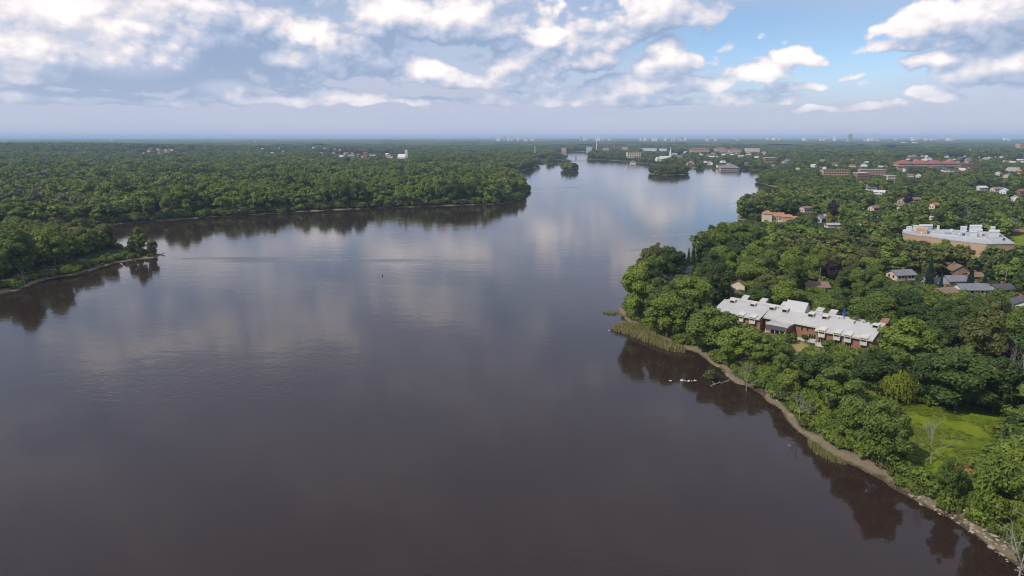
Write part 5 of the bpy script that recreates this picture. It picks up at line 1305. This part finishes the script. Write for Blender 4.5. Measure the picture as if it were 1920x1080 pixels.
def strip(pts, w, name, m_):
    """paved strip laid on the terrain"""
    P = [np.array(at(*p, 3)) for p in pts]; vs = []; fs = []; n = 0; Q = []
    for a, b in zip(P, P[1:]):
        for k in range(8): Q.append(a + (b - a) * k / 8)
    Q.append(P[-1])
    for i, p in enumerate(Q):
        t_ = Q[min(i + 1, len(Q) - 1)] - Q[max(i - 1, 0)]; n_ = np.array([-t_[1], t_[0]]) / np.linalg.norm(t_) * w
        z = max(gz(*(p + n_)), gz(*p), gz(*(p - n_))) + .12
        vs += [(p[0] + n_[0], p[1] + n_[1], z), (p[0] - n_[0], p[1] - n_[1], z), (p[0] - n_[0], p[1] - n_[1], z - .6), (p[0] + n_[0], p[1] + n_[1], z - .6)]
    for i in range(len(Q) - 1):
        b = i * 4
        for j in range(4): fs.append((b + j, b + (j + 1) % 4, b + 4 + (j + 1) % 4, b + 4 + j))
    return tag(link(name, mk_mesh(name, vs, fs, m_)), kind='structure')


# footpath piece, orange kayak, blue boats, jetty, channel marker
strip([(1796, 872), (1804, 876), (1812, 882), (1821, 890)], .55, 'footpath', CONC)


def hull(e, L, B_, D, m_, name='hull'):
    n = 9; vs = []; fs = []
    for i in range(n):
        t_ = -1 + 2 * i / (n - 1); w = B_ / 2 * (1 - abs(t_) ** 2.6) + .03; rise = .25 * D * t_ * t_
        vs += [(t_ * L / 2, -w, D + rise), (t_ * L / 2, -w * .6, .02), (t_ * L / 2, w * .6, .02), (t_ * L / 2, w, D + rise), (t_ * L / 2, 0, D * .75 + rise)]
    for i in range(n - 1):
        b = i * 5
        for j, k in ((0, 1), (1, 2), (2, 3), (3, 4), (4, 0)): fs.append((b + j, b + k, b + 5 + k, b + 5 + j))
    fs += [(0, 4, 3, 2, 1), tuple((n - 1) * 5 + i for i in (1, 2, 3, 4, 0))]
    return link(name, mk_mesh(name, vs, fs, m_), e)


ORANGE = mat('plastic_orange', (.50, .16, .06), .5, .08, 1)
p = at(1812, 877, 3.2); kk = thing('kayak', 'orange kayak lying on the grass beside the footpath', 'kayak', p[0], p[1], gz(*p) + .15, 2.3); hull(kk, 3.6, .8, .42, ORANGE); MB().box(-.4, .4, -.2, .2, .36, .47).build('seat', DARKM, kk)
for (px, py, rz, lab) in [(1426, 420.5, .2, 'left blue boat moored at the inlet dock'), (1433, 421.2, -.1, 'right blue boat moored at the inlet dock')]:
    p = at(px, py); bo = thing('motor_boat', lab, 'boat', p[0], p[1], -.05, rz, 'blue boats at the inlet'); hull(bo, 4.6, 1.9, .8, BLUE); MB().box(-.6, .9, -.6, .6, .62, 1.35).build('cabin', WHITE, bo); MB().box(-2.35, -2.05, -.2, .2, .3, 1.2).build('engine', DARKM, bo)


def jetty(px0, py0, px1, py1, w, lab):
    a = at(px0, py0, .6); b = at(px1, py1, .6); L = float(np.linalg.norm(b - a)); e = thing('jetty', lab, 'jetty', a[0], a[1], 0, math.atan2((b - a)[1], (b - a)[0]))
    WD = mat('weathered_wood', (.25, .21, .17), .9, .15, 2); n = max(4, int(L / .9)); me = MB().box(.04, L / n - .04, -w / 2, w / 2, .55, .63).mesh('plank', WD)
    for k in range(n): link('plank', me, e, (k * L / n, 0, 0))
    for k in range(0, n + 1, 3):
        for s in (-1, 1): MB().tube((min(k * L / n, L - .1), s * w * .42, -2), (min(k * L / n, L - .1), s * w * .42, .9), .09, .08, 6).build('pile', WD, e)
    for s in (-1, 1): MB().box(0, L, s * w * .4 - .06, s * w * .4 + .06, .4, .547).build('beam', WD, e)


jetty(1215, 503, 1188, 501.5, 1.6, 'dark wooden jetty reaching out from the wooded point'); jetty(1450, 418, 1434, 419, 1.6, 'short wooden dock beside the blue boats'); jetty(1480, 362, 1467, 357, 2.6, 'wooden dock in the bay beyond the inlet')
p = at(717, 517); by = thing('channel_buoy', 'small green channel buoy alone in the middle of the river', 'buoy', p[0], p[1], 0); by.scale = (.6, .6, .6)
GREEN = mat('paint_green', (.02, .22, .16), .5, .08, 1)
MB().tube((0, 0, -.6), (0, 0, .5), .55, .55, 10).build('float', GREEN, by); MB().tube((0, 0, .5), (0, 0, 1.5), .4, .12, 10).build('cone', GREEN, by); MB().box(-.12, .12, -.12, .12, 1.5, 1.75).build('lantern', WHITE, by)
for (px, py, rz, lab, m_) in [(1832, 537, .1, 'silver car parked beside the slim spruce', STEEL), (1600, 583, 1.2, 'white car parked on the drive behind the residence', WHITE)]:
    p = at(px, py, 3.2); c = thing('parked_car', lab, 'car', p[0], p[1], gz(*p) + (.6 if px < 1700 else .05), rz)
    MB().hexa([(-2.1, -.85, .35), (2.1, -.85, .35), (2.1, .85, .35), (-2.1, .85, .35)], [(-2.1, -.82, .85), (2.05, -.82, .8), (2.05, .82, .8), (-2.1, .82, .85)]).hexa([(-1.7, -.78, .85), (1.0, -.78, .83), (1.0, .78, .83), (-1.7, .78, .85)], [(-1.3, -.62, 1.42), (.35, -.62, 1.42), (.35, .62, 1.42), (-1.3, .62, 1.42)]).build('body', m_, c)
    MB().box(-1.35, .6, -.76, .76, .9, 1.3).build('side_glass', GLASS, c)
    for sx in (-1.3, 1.3):
        for sy in (-.8, .8): MB().tube((sx, sy - .1, .33), (sx, sy + .1, .33), .33, .33, 12).build('wheel', DARKM, c)
# utility poles seen between the trees
for (px, b_, t_, lab) in [(1535, 540, 500, 'wooden utility pole behind the residence near the brown roof'), (1558, 412, 388, 'wooden utility pole among the inlet houses'), (1882, 545, 500, 'utility pole at the right of the house cluster')]:
    p = at(px, b_, 3); hh = px_size(p[0], p[1], 3, b_ - t_); e = thing('utility_pole', lab, 'pole', p[0], p[1], 2.9); MB().tube((0, 0, -.5), (0, 0, hh), .14, .1, 7).build('pole', BARK_PALE, e); MB().box(-1, 1, -.07, .07, hh - .9, hh - .75).build('crossarm', BARK, e)

# ------------------------------------------------------------------ summer haze
hz = bpy.data.materials.new('haze_air'); hz.use_nodes = True; t = NT(hz.node_tree)
vp = t.n('ShaderNodeVolumePrincipled'); vp.inputs['Color'].default_value = c4(.54, .70, .98); vp.inputs['Density'].default_value = 8e-5; vp.inputs['Anisotropy'].default_value = 0.0
oo = t.n('ShaderNodeOutputMaterial'); t.set(oo.inputs['Volume'], vp.outputs[0])
tag(link('haze', MB().box(-47500, 47500, -47500, 47500, -7, 125).mesh('haze', hz)), 'thin blue summer haze over the river plain', 'haze', kind='stuff')
strip([(1606, 612), (1608, 600), (1605, 585), (1601, 568)], 2.2, 'driveway', ASPHALT)
